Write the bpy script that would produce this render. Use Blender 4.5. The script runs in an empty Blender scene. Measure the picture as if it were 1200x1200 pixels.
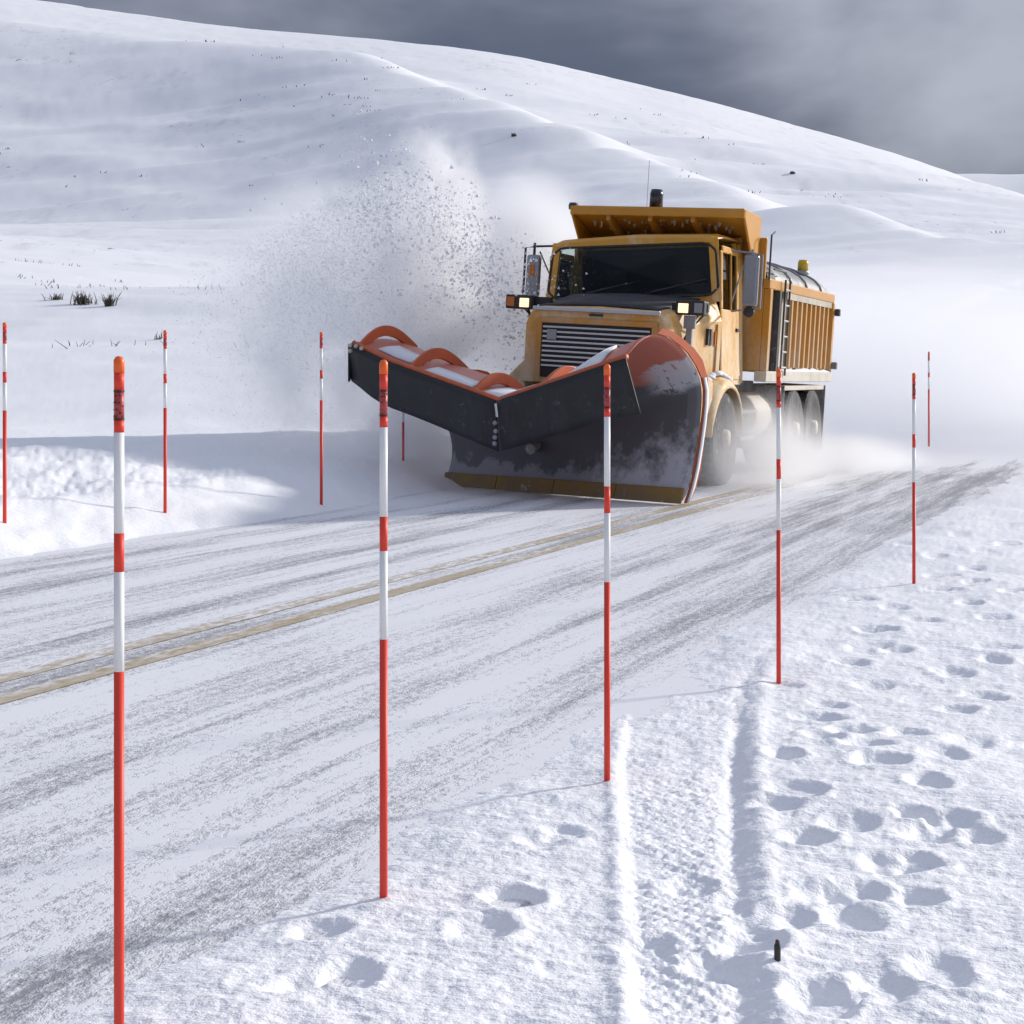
import bpy, bmesh, math, random
import numpy as np
from mathutils import Vector, Matrix
R = math.radians
random.seed(7)

# ------------------------------------------------------------------ camera
sc = bpy.context.scene
cam_d = bpy.data.cameras.new('camera')
cam = bpy.data.objects.new('camera', cam_d)
sc.collection.objects.link(cam)
EYE = 1.15
cam.location = (0, 0, EYE)
cam.rotation_euler = (R(90), 0, 0)
cam_d.lens = 54.0
cam_d.sensor_width = 36.0
cam_d.shift_y = -154 / 1200
cam_d.clip_end = 6000
cam_d.clip_start = 0.05
sc.camera = cam

# ------------------------------------------------------------------ light
SUN_EL, SUN_AZ = 21.0, 64.0          # azimuth from +Y towards +X
world = bpy.data.worlds.new('World')
sc.world = world
world.use_nodes = True
wt = world.node_tree
for n in list(wt.nodes):
    wt.nodes.remove(n)


class NT:
    """tiny node helper"""
    def __init__(self, tree):
        self.t = tree

    def n(self, kind, **kw):
        nd = self.t.nodes.new(kind)
        for k, v in kw.items():
            setattr(nd, k, v)
        return nd

    def put(self, sock, v):
        if hasattr(v, 'links') or isinstance(v, bpy.types.NodeSocket):
            self.t.links.new(v, sock)
        elif v is not None:
            sock.default_value = v

    def math(self, op, a, b=None, c=None, clamp=False):
        nd = self.n('ShaderNodeMath', operation=op, use_clamp=clamp)
        self.put(nd.inputs[0], a)
        if b is not None: self.put(nd.inputs[1], b)
        if c is not None: self.put(nd.inputs[2], c)
        return nd.outputs[0]

    def vmath(self, op, a, b=None):
        nd = self.n('ShaderNodeVectorMath', operation=op)
        self.put(nd.inputs[0], a)
        if b is not None: self.put(nd.inputs[1], b)
        return nd.outputs[1] if op in ('LENGTH', 'DOT_PRODUCT', 'DISTANCE') else nd.outputs[0]

    def noise(self, vec, scale, detail=4, rough=0.55, dist=0.0, lac=2.0):
        nd = self.n('ShaderNodeTexNoise')
        self.put(nd.inputs['Vector'], vec)
        nd.inputs['Scale'].default_value = scale
        nd.inputs['Detail'].default_value = detail
        nd.inputs['Roughness'].default_value = rough
        nd.inputs['Distortion'].default_value = dist
        return nd.outputs[0]

    def map(self, v, a, b, c=0.0, d=1.0, smooth=False):
        nd = self.n('ShaderNodeMapRange', clamp=True)
        nd.interpolation_type = 'SMOOTHSTEP' if smooth else 'LINEAR'
        self.put(nd.inputs[0], v)
        for i, x in enumerate((a, b, c, d)):
            self.put(nd.inputs[i + 1], x)
        return nd.outputs[0]

    def mix(self, f, a, b, mode='MIX'):
        nd = self.n('ShaderNodeMix', data_type='RGBA', blend_type=mode)
        self.put(nd.inputs[0], f)
        for k, v in ((6, a), (7, b)):
            self.put(nd.inputs[k], (v + (1,)) if isinstance(v, tuple) and len(v) == 3 else v)
        return nd.outputs[2]

    def scale(self, vec, s):
        nd = self.n('ShaderNodeVectorMath', operation='MULTIPLY')
        self.put(nd.inputs[0], vec)
        nd.inputs[1].default_value = s
        return nd.outputs[0]


W = NT(wt)
sky = W.n('ShaderNodeTexSky', sky_type='NISHITA')
sky.sun_disc = False
sky.sun_elevation = R(SUN_EL)
sky.sun_rotation = R(SUN_AZ)
sky.dust_density = 1.5
tc = W.n('ShaderNodeTexCoord').outputs['Generated']
sep = W.n('ShaderNodeSeparateXYZ'); wt.links.new(tc, sep.inputs[0])
cn = W.noise(W.scale(tc, (1.0, 1.0, 2.2)), 3.4, 5, 0.5, 0.35)
cn2 = W.noise(W.vmath('ADD', W.scale(tc, (1, 1, 1.8)), (3.1, 1.7, 0.4)), 6.0, 4, 0.5, 0.2)
# cloud brightness: the storm bank is darkest low down and brightens with height
elev = W.map(sep.outputs[2], 0.0, 0.9)
cb = W.math('ADD', W.math('ADD', W.math('MULTIPLY', W.math('SUBTRACT', cn, 0.53), -3.6), W.math('MULTIPLY', W.math('SUBTRACT', cn2, 0.5), 1.6)), W.math('ADD', W.math('MULTIPLY', sep.outputs[0], 1.3), W.math('MULTIPLY', W.math('SUBTRACT', sep.outputs[2], .14), 4.0)))
puff = W.map(cb, -0.5, 1.5, 0.0, 1.0, True)
dark = W.mix(puff, (.68, .80, 1.22), (3.3, 3.45, 4.1))
high = W.mix(cn2, (2.6, 2.95, 4.1), (4.5, 4.9, 6.1))
cloud = W.mix(W.map(sep.outputs[2], 0.22, 0.75, 0, 1, True), dark, high)
skyc = W.mix(W.map(sep.outputs[2], 0.1, 0.6, .97, .8), sky.outputs[0], cloud)
bg = W.n('ShaderNodeBackground')
wt.links.new(skyc, bg.inputs[0])
bg.inputs[1].default_value = 0.10
out = W.n('ShaderNodeOutputWorld')
wt.links.new(bg.outputs[0], out.inputs[0])

sun_d = bpy.data.lights.new('sun', 'SUN')
sun_d.energy = 3.0
sun_d.angle = R(5)
sun_d.color = (1.0, 0.955, 0.89)
sun = bpy.data.objects.new('sun', sun_d)
sc.collection.objects.link(sun)
sv = Vector((math.sin(R(SUN_AZ)) * math.cos(R(SUN_EL)), math.cos(R(SUN_AZ)) * math.cos(R(SUN_EL)), math.sin(R(SUN_EL))))
sun.rotation_euler = sv.to_track_quat('Z', 'Y').to_euler()
sun.location = sv * 60

vs = sc.view_settings
vs.view_transform = 'Standard'
vs.look = 'None'
vs.gamma = 1
vs.use_curve_mapping = False
vs.exposure = 0.46
sc.render.engine = 'CYCLES'
cy = sc.cycles
cy.use_denoising = True
cy.volume_bounces = 10
cy.max_bounces = 12
cy.transparent_max_bounces = 12
cy.volume_step_rate = 1.0
cy.volume_max_steps = 256

# ------------------------------------------------------------------ frames
# road frame: s runs along the road away from the camera, w to the right
RA = R(23.3)
SD, CD = math.sin(RA), math.cos(RA)


def road(s, w):
    return (s * SD + w * CD, s * CD - w * SD)


def lerp(a, b, t): return a + (b - a) * t


def sstep(x, a, b):
    t = np.clip((x - a) / (b - a), 0, 1)
    return t * t * (3 - 2 * t)


# ------------------------------------------------------------------ noise in numpy
def _hash(ix, iy, seed):
    h = (ix.astype(np.int64) * 374761393 + iy.astype(np.int64) * 668265263 + seed * 982451653) & 0xFFFFFFFF
    h = ((h ^ (h >> 13)) * 1274126177) & 0xFFFFFFFF
    h = h ^ (h >> 16)
    return (h & 0xFFFF) / 65535.0


def vnoise(x, y, seed=0):
    x0 = np.floor(x); y0 = np.floor(y)
    fx = x - x0; fy = y - y0
    fx = fx * fx * fx * (fx * (fx * 6 - 15) + 10); fy = fy * fy * fy * (fy * (fy * 6 - 15) + 10)
    a = _hash(x0, y0, seed); b = _hash(x0 + 1, y0, seed)
    c = _hash(x0, y0 + 1, seed); d = _hash(x0 + 1, y0 + 1, seed)
    return (a + (b - a) * fx) + ((c + (d - c) * fx) - (a + (b - a) * fx)) * fy - 0.5


def fbm(x, y, octv=4, seed=0, rough=0.5):
    r = 0; amp = 1; tot = 0
    for i in range(octv):
        r = r + amp * vnoise(x, y, seed + i * 17)
        tot += amp; amp *= rough
        x, y = x * 1.62 + y * 1.18, y * 1.62 - x * 1.18
    return r / tot * 2


# ------------------------------------------------------------------ terrain
SKY_X = np.array([-3000, -600, -300, 0, 60, 290, 430, 520, 620, 690, 760, 840, 930, 1000, 1100, 1150, 1200, 1400, 1700, 2300, 4000.])
SKY_Y = np.array([60, -70, -40, -8, 3, 35, 45, 55, 65, 88, 103, 117, 150, 163, 195, 213, 236, 330, 392, 420, 436.])
HC = 420.0
HXw = (SKY_X - 600) / 1800 * HC
HZw = EYE + (446 - SKY_Y) / 1800 * HC
_PY = np.array([-4000, 20, 24, 30, 45, 60, 75, 100, 130.])
_PZ = np.array([0, 0, .10, .45, 2.1, 4.3, 5.9, 9.0, 13.0])


_gx = np.arange(-900, 1400, 4.0)
_gz = np.interp(_gx, HXw, HZw)
_k = np.exp(-(np.arange(-14, 15) * 4.0 / 13.0) ** 2 / 2); _k /= _k.sum()
_gz = np.convolve(np.pad(_gz, 14, mode='edge'), _k, mode='valid')


def crest_z(x):
    return np.interp(x, _gx, _gz)


def smooth_interp(x, xp, fp, k):
    return (np.interp(x - k, xp, fp) + np.interp(x, xp, fp) * 2 + np.interp(x + k, xp, fp)) / 4


def base_z(X, Y):
    """large scale ground level (no berm, no prints)"""
    Yc = np.minimum(Y, 130.0)
    lo = smooth_interp(Yc, _PY, _PZ, 3.0)
    lo = np.where(Y < 22, 0, lo * sstep(Y, 20, 30))
    top = crest_z(X * HC / np.clip(Y, 150, 560))
    t = np.clip((Y - 130) / (HC - 130), 0, 1)
    f = 1 - (1 - t) ** 1.7
    ta, tb = (13.0 - EYE) / 130, (top - EYE) / HC
    hill = EYE + np.maximum(Y, 130) * (ta + (tb - ta) * f)
    over = np.clip((Y - HC) / 900, 0, 1)
    back = top + (Y - HC) * .02 - (top + 20) * sstep(over, 0, 1)
    hill = np.where(Y > HC, back, hill)
    k = sstep(Y, 122, 138)
    return lo * (1 - k) + hill * k


def dseg(X, Y, pts):
    """distance to a polyline"""
    best = np.full(X.shape, 1e9)
    for (x0, y0), (x1, y1) in zip(pts[:-1], pts[1:]):
        dx, dy = x1 - x0, y1 - y0
        t = np.clip(((X - x0) * dx + (Y - y0) * dy) / (dx * dx + dy * dy), 0, 1)
        best = np.minimum(best, np.hypot(X - x0 - t * dx, Y - y0 - t * dy))
    return best


def sideof(X, Y, pts):
    """signed x offset from a polyline given as x(y)"""
    p = np.array(pts)
    o = np.argsort(p[:, 1])
    return X - np.interp(Y, p[o, 1], p[o, 0])


def g(px, py, z=0.0):
    D = (EYE - z) * 1800 / (py - 446)
    return ((px - 600) / 1800 * D, D)


PRINTS = [  # centre, length, width, turn, depth
    (1095, 655), (1105, 677), (1152, 650), (1142, 687), (1140, 669), (1047, 716), (1105, 695), (1137, 712), (1080, 732),
    (1027, 744), (1020, 760), (1050, 765), (995, 780), (1027, 805), (972, 828), (960, 844), (920, 807), (965, 872),
    (997, 862), (1017, 882), (1035, 902), (917, 895), (937, 935), (910, 949), (1065, 867), (1140, 875), (1105, 892),
    (1090, 927), (1167, 777), (1165, 762), (1115, 790), (1152, 817), (1120, 835), (945, 990), (995, 972), (1070, 962),
    (1115, 967), (1090, 980), (1145, 982), (1042, 1015), (1075, 1012), (1000, 1050), (965, 1055), (1000, 1085),
    (915, 1090), (887, 1115), (1035, 1165), (1100, 1145), (965, 1180), (1075, 1055), (635, 995), (660, 985), (605, 1062),
    (758, 1118), (810, 1043), (355, 1165), (410, 1155), (370, 1100), (595, 1062), (562, 1097), (845, 1140), (1180, 640),
    (1060, 640), (1125, 630), (1188, 700), (1008, 705), (1170, 730)]
RIDGE_L = [(.17, 1.6), (.206, 2.75), (.304, 4.56), (.455, 5.85), (.80, 7.0), (1.5, 8.6)]
GROOVE_R = [(.36, 1.6), (.41, 2.75), (.655, 4.56), (.88, 5.85), (1.25, 7.0), (1.9, 8.3)]


def near_detail(X, Y, w, s):
    z = np.zeros_like(X)
    m = (Y > 0.6) & (Y < 22) & (w > -2.6) & (np.abs(X) < 12)
    x, y, ww = X[m], Y[m], w[m]
    d = 0.008 * fbm(x * 6, y * 6, 4, 3) + 0.028 * fbm(x * 1.1, y * 1.1, 3, 9)
    crust = fbm(x * 15, y * 24, 3, 21)
    d += 0.0042 * crust + 0.0022 * fbm(x * 48, y * 60, 2, 22)
    # wind ripples
    d += 0.004 * np.abs(fbm(x * 9 + y * 3, y * 22, 3, 33))
    rnd = random.Random(5)
    wob = .35 * fbm(x * 12, y * 12, 3, 41)
    for (px, py) in PRINTS:
        cx, cy_ = g(px, py)
        k = 1.0 if py < 900 else .9
        L = rnd.uniform(.085, .14) * (1.25 if cy_ > 6 else 1.0); B = rnd.uniform(.038, .055) * (1.5 if cy_ > 6 else 1.2)
        a = rnd.uniform(-1.5, .9) + 1.2
        if py in (995, 985, 1118): dep = .012
        else: dep = rnd.uniform(.013, .026)
        near = (np.abs(x - cx) < .45) & (np.abs(y - cy_) < .45)
        if not near.any(): continue
        xx, yy = x[near] - cx, y[near] - cy_
        u = xx * math.cos(a) + yy * math.sin(a); v = -xx * math.sin(a) + yy * math.cos(a)
        q = np.sqrt((u / (L * .62)) ** 2 + (v / B) ** 2) + wob[near]
        d[near] += -dep * (1 - sstep(q, .55, 1.25)) + dep * .22 * np.exp(-((q - 1.45) / .3) ** 2)
    # vehicle track: crest on its left, groove on its right, tread between
    a = sideof(x, y, RIDGE_L); b = sideof(x, y, GROOVE_R)
    fade = 1 - sstep(y, 4.4, 7.2)
    d += fade * .006 * np.exp(-((a + .01) / .022) ** 2) * (1 + .9 * fbm(x * 14, y * 7, 3, 12))
    inside = sstep(a, 0.0, .04) * (1 - sstep(b, -.02, .03)) * fade
    tread = np.sign(np.sin(y * 2 * np.pi / .055)) * np.clip(np.sin((x - y * .1) * 2 * np.pi / .045), -.4, .4)
    d += inside * (-.010 + .003 * fbm(x * 45, y * 45, 3, 77) + .0042 * tread * (fbm(x * 4, y * 3, 2, 4) > -.1))
    d += fade * -.012 * np.exp(-((b - .005) / .030) ** 2) * (1 + .5 * fbm(x * 8, y * 5, 2, 8))
    d += fade * .008 * np.exp(-((b - .075) / .03) ** 2)
    z[m] = d * (1 - sstep(y, 15, 22)) + .03
    return z


def ground_z(X, Y, detail=True):
    s = X * SD + Y * CD
    w = X * CD - Y * SD
    z = base_z(X, Y)
    far = sstep(Y, 40, 90)
    # verge on the right of the road
    e = .12 * fbm(s * .9, w * .9, 3, 5) + .05 * fbm(s * 9, w * 9, 3, 6)
    er = w + 1.97 + e - .25 * sstep(s, 3.5, 1.0) * 0
    nd = near_detail(X, Y, w, s) if detail else .03 * np.ones_like(X)
    right = sstep(er, -.22, .50)
    # left berm
    el = -(w + 6.95 + .25 * fbm(s * .5, w * .5, 3, 15) + .06 * fbm(s * 5, w * 5, 2, 16))
    berm = .21 * sstep(el, -.25, 1.0) + .27 * sstep(el, .4, 3.6) - .10 * sstep(el, 3.6, 7)
    lump = .5 + .5 * sstep(np.abs(s - 8), 9, 0)
    bump = (.05 * fbm(s * 1.6, w * 2.2, 4, 51) + .05 * np.abs(fbm(s * 4.5, w * 6, 4, 52)) * lump) * sstep(el, .5, 1.2) * (1 - .85 * sstep(el, 3.2, 4.4))
    soft = .05 * fbm(X * .35, Y * .35, 3, 61) * sstep(el, 1.5, 4)
    left = sstep(el, -.25, .35) * .05
    shoulder = -.03 + right * (.02 + nd) + left + (berm + bump + soft) * (1 - far)
    z = z + np.where(far > .99, 0, shoulder)
    # far relief: drifts, dips and gullies on the hill
    hm = sstep(Y, 45, 150)
    w1 = fbm((X + .35 * Y) / 95, Y / 60, 4, 71, .45) * 4.2
    w2 = fbm((X * .55 + Y * .3) / 60, (Y - .3 * X) / 14, 4, 72, .5) * 1.25
    w3 = fbm(X / 14, Y / 5, 4, 73, .55) * .26
    crest = 1 - .88 * sstep(Y, 240, 370)
    z = z + hm * (w1 * crest * sstep(Y, 110, 230) + w2 * crest * 1.5 + w3)
    mid = sstep(Y, 125, 190) * (1 - sstep(Y, 250, 345))  # mid-hill tilt shaped away from the sun, standing in for cloud shade
    z = z + mid * .13 * (60 - 60 * np.log1p(np.exp(-(X + 20) / 60)) - 40)
    z = z + .25 * fbm(X / 9, Y / 5, 3, 74) * sstep(Y, 24, 50) * (1 - hm)
    # drifted spur running down the hill towards the right
    SP = [(-75, 352), (-12, 310), (12, 250), (30, 190), (33, 130), (40, 95), (52, 70)]
    off = sideof(X + .075 * Y, Y, SP)
    on = sstep(Y, 80, 120) * (1 - sstep(Y, 300, 352)) * .021 * Y
    z = z + on * np.where(off > 0, np.exp(-(off / (.048 * Y + .1)) ** 2), np.exp(-(off / (.15 * Y + .1)) ** 2))
    # left terrace below the hill, tilted sunward to stand in for cloud-break light
    tr = sstep(Y, 66, 84) * (1 - sstep(Y, 118, 160)) * sstep(-X, -6, 14)
    z = z + tr * (-.11 * (X + 30))
    return z


def grid_mesh(name, P, closed=False):
    nr, nc = P.shape[:2]
    me = bpy.data.meshes.new(name)
    idx = np.arange(nr * nc).reshape(nr, nc)
    if closed:
        j1 = np.roll(idx, -1, axis=1)
        a, b, c, d = idx[:-1], j1[:-1], j1[1:], idx[1:]
    else:
        a, b, c, d = idx[:-1, :-1], idx[:-1, 1:], idx[1:, 1:], idx[1:, :-1]
    F = np.stack([a, b, c, d], -1).reshape(-1, 4)
    me.vertices.add(nr * nc)
    me.vertices.foreach_set('co', P.reshape(-1).astype(np.float32))
    me.loops.add(F.size)
    me.loops.foreach_set('vertex_index', F.reshape(-1).astype(np.int32))
    me.polygons.add(len(F))
    me.polygons.foreach_set('loop_start', np.arange(0, F.size, 4, dtype=np.int32))
    me.polygons.foreach_set('loop_total', np.full(len(F), 4, dtype=np.int32))
    me.polygons.foreach_set('use_smooth', np.ones(len(F), dtype=bool))
    me.update(calc_edges=True)
    return me


def link(o, parent=None):
    sc.collection.objects.link(o)
    if parent is not None: o.parent = parent
    return o


def tag(o, label=None, cat=None, group=None, kind=None):
    if label: o['label'] = label
    if cat: o['category'] = cat
    if group: o['group'] = group
    if kind: o['kind'] = kind
    return o


# ------------------------------------------------------------------ materials
def mat(name):
    m = bpy.data.materials.new(name)
    m.use_nodes = True
    t = m.node_tree
    for n in list(t.nodes): t.nodes.remove(n)
    N = NT(t)
    b = N.n('ShaderNodeBsdfPrincipled'); o = N.n('ShaderNodeOutputMaterial')
    t.links.new(b.outputs[0], o.inputs[0])
    return m, N, b


def bump(N, b, h, strength, dist):
    nd = N.n('ShaderNodeBump')
    nd.inputs['Strength'].default_value = strength
    nd.inputs['Distance'].default_value = dist
    N.put(nd.inputs['Height'], h)
    N.t.links.new(nd.outputs[0], b.inputs['Normal'])
    return nd


def m_snow():
    m, N, b = mat('snow')
    pos = N.n('ShaderNodeNewGeometry').outputs['Position']
    d = N.vmath('LENGTH', pos)
    farf = N.map(d, 40, 120)
    # tufts of dead grass poking through the crust far off, grit near the road
    p2 = N.scale(pos, (1, .6, 1))
    patch = N.noise(p2, .035, 4, .6)
    tuft = N.noise(p2, .9, 2, .7)
    tf = N.math('MULTIPLY', N.map(tuft, .66, .74), N.map(patch, .50, .62))
    fine = N.noise(N.scale(pos, (.6, .22, .6)), .5, 5, .7)
    drift = N.math('MULTIPLY', N.map(fine, .52, .72), N.map(patch, .44, .62))
    tf = N.math('MULTIPLY', N.math('ADD', N.math('MULTIPLY', tf, .8), N.math('MULTIPLY', drift, .26)), farf)
    grit = N.noise(pos, 38, 3, .7)
    gp = N.noise(pos, 1.4, 3, .6)
    gf = N.math('MULTIPLY', N.math('MULTIPLY', N.map(grit, .63, .72), N.map(gp, .50, .66)), N.math('SUBTRACT', 1.0, farf))
    c = N.mix(N.math('MULTIPLY', gf, .45), (.87, .872, .885), (.42, .41, .41))
    c = N.mix(tf, c, (.16, .14, .13))
    N.put(b.inputs['Base Color'], c)
    b.inputs['Roughness'].default_value = .62
    b.inputs['Specular IOR Level'].default_value = .25
    h1 = N.noise(pos, 55, 3, .7)
    h2 = N.noise(N.scale(pos, (1, 1.6, 1)), 14, 4, .65)
    h = N.math('ADD', N.math('MULTIPLY', h1, .35), h2)
    hh = N.math('MULTIPLY', h, N.map(d, 4, 30, 1, .25))
    bf = bump(N, b, hh, .6, .018)
    return m


def m_road():
    m, N, b = mat('road_surface')
    uv = N.n('ShaderNodeUVMap'); uv.uv_map = 'UVMap'
    sp = N.n('ShaderNodeSeparateXYZ'); N.t.links.new(uv.outputs[0], sp.inputs[0])
    w = sp.outputs[0]; s = sp.outputs[1]
    cov, grain = snow_cover(N, uv.outputs[0], w, s)
    asphalt = N.mix(grain, (.045, .046, .05), (.13, .13, .135))
    icy = N.mix(.35, asphalt, (.45, .46, .5))
    c = N.mix(cov, icy, (.80, .80, .815))
    N.put(b.inputs['Base Color'], c)
    b.inputs['Roughness'].default_value = .6
    bump(N, b, cov, .5, .008)
    return m


def snow_cover(N, vec, w, s):
    """share of thin snow over the road, streaked along the direction of travel"""
    wob = N.math('MULTIPLY', N.math('SUBTRACT', N.noise(N.scale(vec, (.0, .22, 0)), 1.0, 2), .5), .22)
    ww = N.math('ADD', w, wob)
    streak = N.noise(N.scale(vec, (3.2, .20, 1)), 1.0, 6, .72)
    streak2 = N.noise(N.scale(vec, (14, .9, 1)), 1.0, 3, .6)
    big = N.noise(N.scale(vec, (.55, .30, 1)), 1.0, 3, .55)
    g1 = N.noise(N.scale(vec, (34, 20, 1)), 1.0, 3, .75)
    g2 = N.noise(N.scale(vec, (110, 60, 1)), 1.0, 2, .8)
    base = .27
    bands = [(-2.05, .15, .19), (-2.55, .09, .16), (-3.02, .15, .20), (-4.55, .12, .12), (-5.15, .16, .26), (-5.75, .2, .22), (-6.35, .15, .22), (-4.01, .20, .22)]
    ex = base
    for c, sg, a in bands:
        q = N.math('DIVIDE', N.math('SUBTRACT', ww, c), sg)
        ex = N.math('ADD', ex, N.math('MULTIPLY', N.math('EXPONENT', N.math('MULTIPLY', N.math('MULTIPLY', q, q), -1.0)), a))
    ex = N.math('ADD', ex, N.math('MULTIPLY', N.math('SUBTRACT', streak, .5), 1.5))
    ex = N.math('ADD', ex, N.math('MULTIPLY', N.math('SUBTRACT', streak2, .5), .8))
    ex = N.math('ADD', ex, N.math('MULTIPLY', N.math('SUBTRACT', big, .5), .55))
    ex = N.math('ADD', ex, N.math('MULTIPLY', N.map(s, 8.5, 14), N.map(w, -3.6, -2.3, 0, .28)))
    ex = N.math('ADD', ex, N.math('MULTIPLY', N.math('SUBTRACT', g1, .5), 1.15))
    ex = N.math('ADD', ex, N.math('MULTIPLY', N.math('SUBTRACT', g2, .5), .75))
    ex = N.math('SUBTRACT', ex, N.map(s, 19, 26, 0, .8))
    cov = N.map(ex, .30, .80, 1.0, .0)
    cov = N.map(cov, 0, 1, .10, 1.0)
    return cov, g2


def m_line():
    m, N, b = mat('yellow_line_paint')
    uv = N.n('ShaderNodeUVMap'); uv.uv_map = 'UVMap'
    sp = N.n('ShaderNodeSeparateXYZ'); N.t.links.new(uv.outputs[0], sp.inputs[0])
    cov, grain = snow_cover(N, uv.outputs[0], sp.outputs[0], sp.outputs[1])
    f = N.noise(N.scale(uv.outputs[0], (22, 9, 1)), 1.0, 4, .75)
    miss = N.noise(N.scale(uv.outputs[0], (3, .5, 1)), 1.0, 3, .6)
    k = N.math('MULTIPLY', N.map(f, .36, .60), N.map(miss, .38, .58, .30, 1.0))
    c = N.mix(N.math('MAXIMUM', k, N.math('MULTIPLY', cov, .35)), (.33, .23, .06), (.80, .80, .83))
    N.put(b.inputs['Base Color'], c)
    b.inputs['Roughness'].default_value = .6
    return m


def m_paint(name, col, dirt=(.50, .45, .38), amount=.5, z0=.6, z1=2.4, rough=.4, frost=.5, metallic=0.0, nscale=3.5):
    """paint under road salt and blown snow; more of it low down"""
    m, N, b = mat(name)
    pos = N.n('ShaderNodeNewGeometry').outputs['Position']
    sp = N.n('ShaderNodeSeparateXYZ'); N.t.links.new(pos, sp.inputs[0])
    n1 = N.noise(N.scale(pos, (1, 1, .45)), nscale, 5, .65)
    n2 = N.noise(pos, 17, 4, .7)
    low = N.map(sp.outputs[2], z0, z1, 1.0, 0.0)
    k = N.math('ADD', N.math('MULTIPLY', low, .55), N.math('MULTIPLY', N.math('SUBTRACT', n1, .5), 1.5))
    k = N.math('ADD', k, N.math('MULTIPLY', N.math('SUBTRACT', n2, .5), .5))
    k = N.map(k, 0.02, .75, 0.0, amount, True)
    var = N.mix(N.noise(pos, 6, 3), col, tuple(x * .78 for x in col))
    c = N.mix(k, var, dirt)
    fr = N.math('MULTIPLY', N.map(N.noise(pos, 9, 5, .75), .60, .72), N.math('MULTIPLY', low, frost))
    c = N.mix(fr, c, (.78, .79, .82))
    N.put(b.inputs['Base Color'], c)
    b.inputs['Metallic'].default_value = metallic
    N.put(b.inputs['Roughness'], N.math('ADD', rough, N.math('MULTIPLY', k, .5)))
    bump(N, b, n2, .12, .01)
    return m


def m_plain(name, col, rough=.5, metallic=0.0, nz=.15):
    m, N, b = mat(name)
    tcn = N.n('ShaderNodeTexCoord').outputs['Object']
    n = N.noise(tcn, 24, 3, .6)
    N.put(b.inputs['Base Color'], N.mix(N.math('MULTIPLY', n, nz * 2), col, tuple(x * .55 for x in col)))
    b.inputs['Roughness'].default_value = rough
    b.inputs['Metallic'].default_value = metallic
    return m


def m_emit(name, col, strength):
    m, N, b = mat(name)
    b.inputs['Base Color'].default_value = (.8, .75, .6, 1)
    b.inputs['Emission Color'].default_value = col + (1,)
    b.inputs['Emission Strength'].default_value = strength
    return m


def m_glass(name, tint=(.30, .38, .37), mixf=.30):
    m, N, b = mat(name)
    t = m.node_tree
    gl = N.n('ShaderNodeBsdfGlossy'); gl.inputs['Roughness'].default_value = .04
    gl.inputs['Color'].default_value = (.8, .85, .9, 1)
    tr = N.n('ShaderNodeBsdfTransparent'); tr.inputs['Color'].default_value = tint + (1,)
    fr = N.n('ShaderNodeFresnel'); fr.inputs['IOR'].default_value = 1.45
    mx = N.n('ShaderNodeMixShader')
    t.links.new(fr.outputs[0], mx.inputs[0]); t.links.new(tr.outputs[0], mx.inputs[1]); t.links.new(gl.outputs[0], mx.inputs[2])
    o = [n for n in t.nodes if n.type == 'OUTPUT_MATERIAL'][0]
    t.links.new(mx.outputs[0], o.inputs[0])
    return m


def m_moldboard():
    m, N, b = mat('moldboard_face')
    tcn = N.n('ShaderNodeUVMap'); tcn.uv_map = 'UVMap'
    pos = N.n('ShaderNodeNewGeometry').outputs['Position']
    sp = N.n('ShaderNodeSeparateXYZ'); N.t.links.new(tcn.outputs[0], sp.inputs[0])
    kk, v = sp.outputs[0], sp.outputs[1]      # metres along blade, height coordinate 0..1 bottom..lip
    n = N.noise(pos, 3.2, 5, .65, .3)
    n2 = N.noise(pos, 11, 4, .7)
    orange = N.mix(n2, (.64, .115, .028), (.46, .08, .025))
    near_black = N.mix(n, (.018, .019, .024), (.05, .052, .06))  # near black low on the blade, orange above the wavy edge
    edge = N.math('ADD', v, N.math('MULTIPLY', N.math('SUBTRACT', n, .5), .10))
    c = N.mix(N.map(edge, .50, .53), near_black, orange)
    # packed snow: a belt over the colour edge at the open end, and a skirt along the bottom
    packed = N.math('MULTIPLY', N.map(edge, .40, .45), N.map(edge, .585, .60, 1, 0))
    packed = N.math('MULTIPLY', packed, N.map(kk, 2.7, 3.0))
    rust = N.math('MULTIPLY', packed, N.map(n2, .56, .62, 1, .3))
    low = N.math('SUBTRACT', N.math('ADD', N.math('MULTIPLY', N.math('SUBTRACT', n, .5), 1.1), N.map(kk, .8, 3.2, .10, .62)), N.math('MULTIPLY', v, 2.3))
    low = N.math('ADD', low, N.math('MULTIPLY', N.math('SUBTRACT', n2, .5), .5))
    skirt = N.map(N.math('SUBTRACT', N.math('ADD', N.math('MULTIPLY', N.math('SUBTRACT', n, .5), .25), .125), v), 0, .02, 0, .85)
    low = N.math('MAXIMUM', low, N.math('MULTIPLY', skirt, .2))
    sn = N.math('MAXIMUM', N.math('MULTIPLY', rust, .92), N.map(low, -.08, .34, 0, .85))
    side = N.math('MULTIPLY', N.map(kk, 3.22, 3.27), N.map(v, .5, .42))
    sn = N.math('MAXIMUM', sn, N.math('MULTIPLY', side, .25))
    c = N.mix(sn, c, (.62, .63, .68))
    N.put(b.inputs['Base Color'], c)
    N.put(b.inputs['Roughness'], N.map(sn, 0, 1, .38, .8))
    bump(N, b, N.math('ADD', sn, N.math('MULTIPLY', n2, .2)), .5, .02)
    return m


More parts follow.
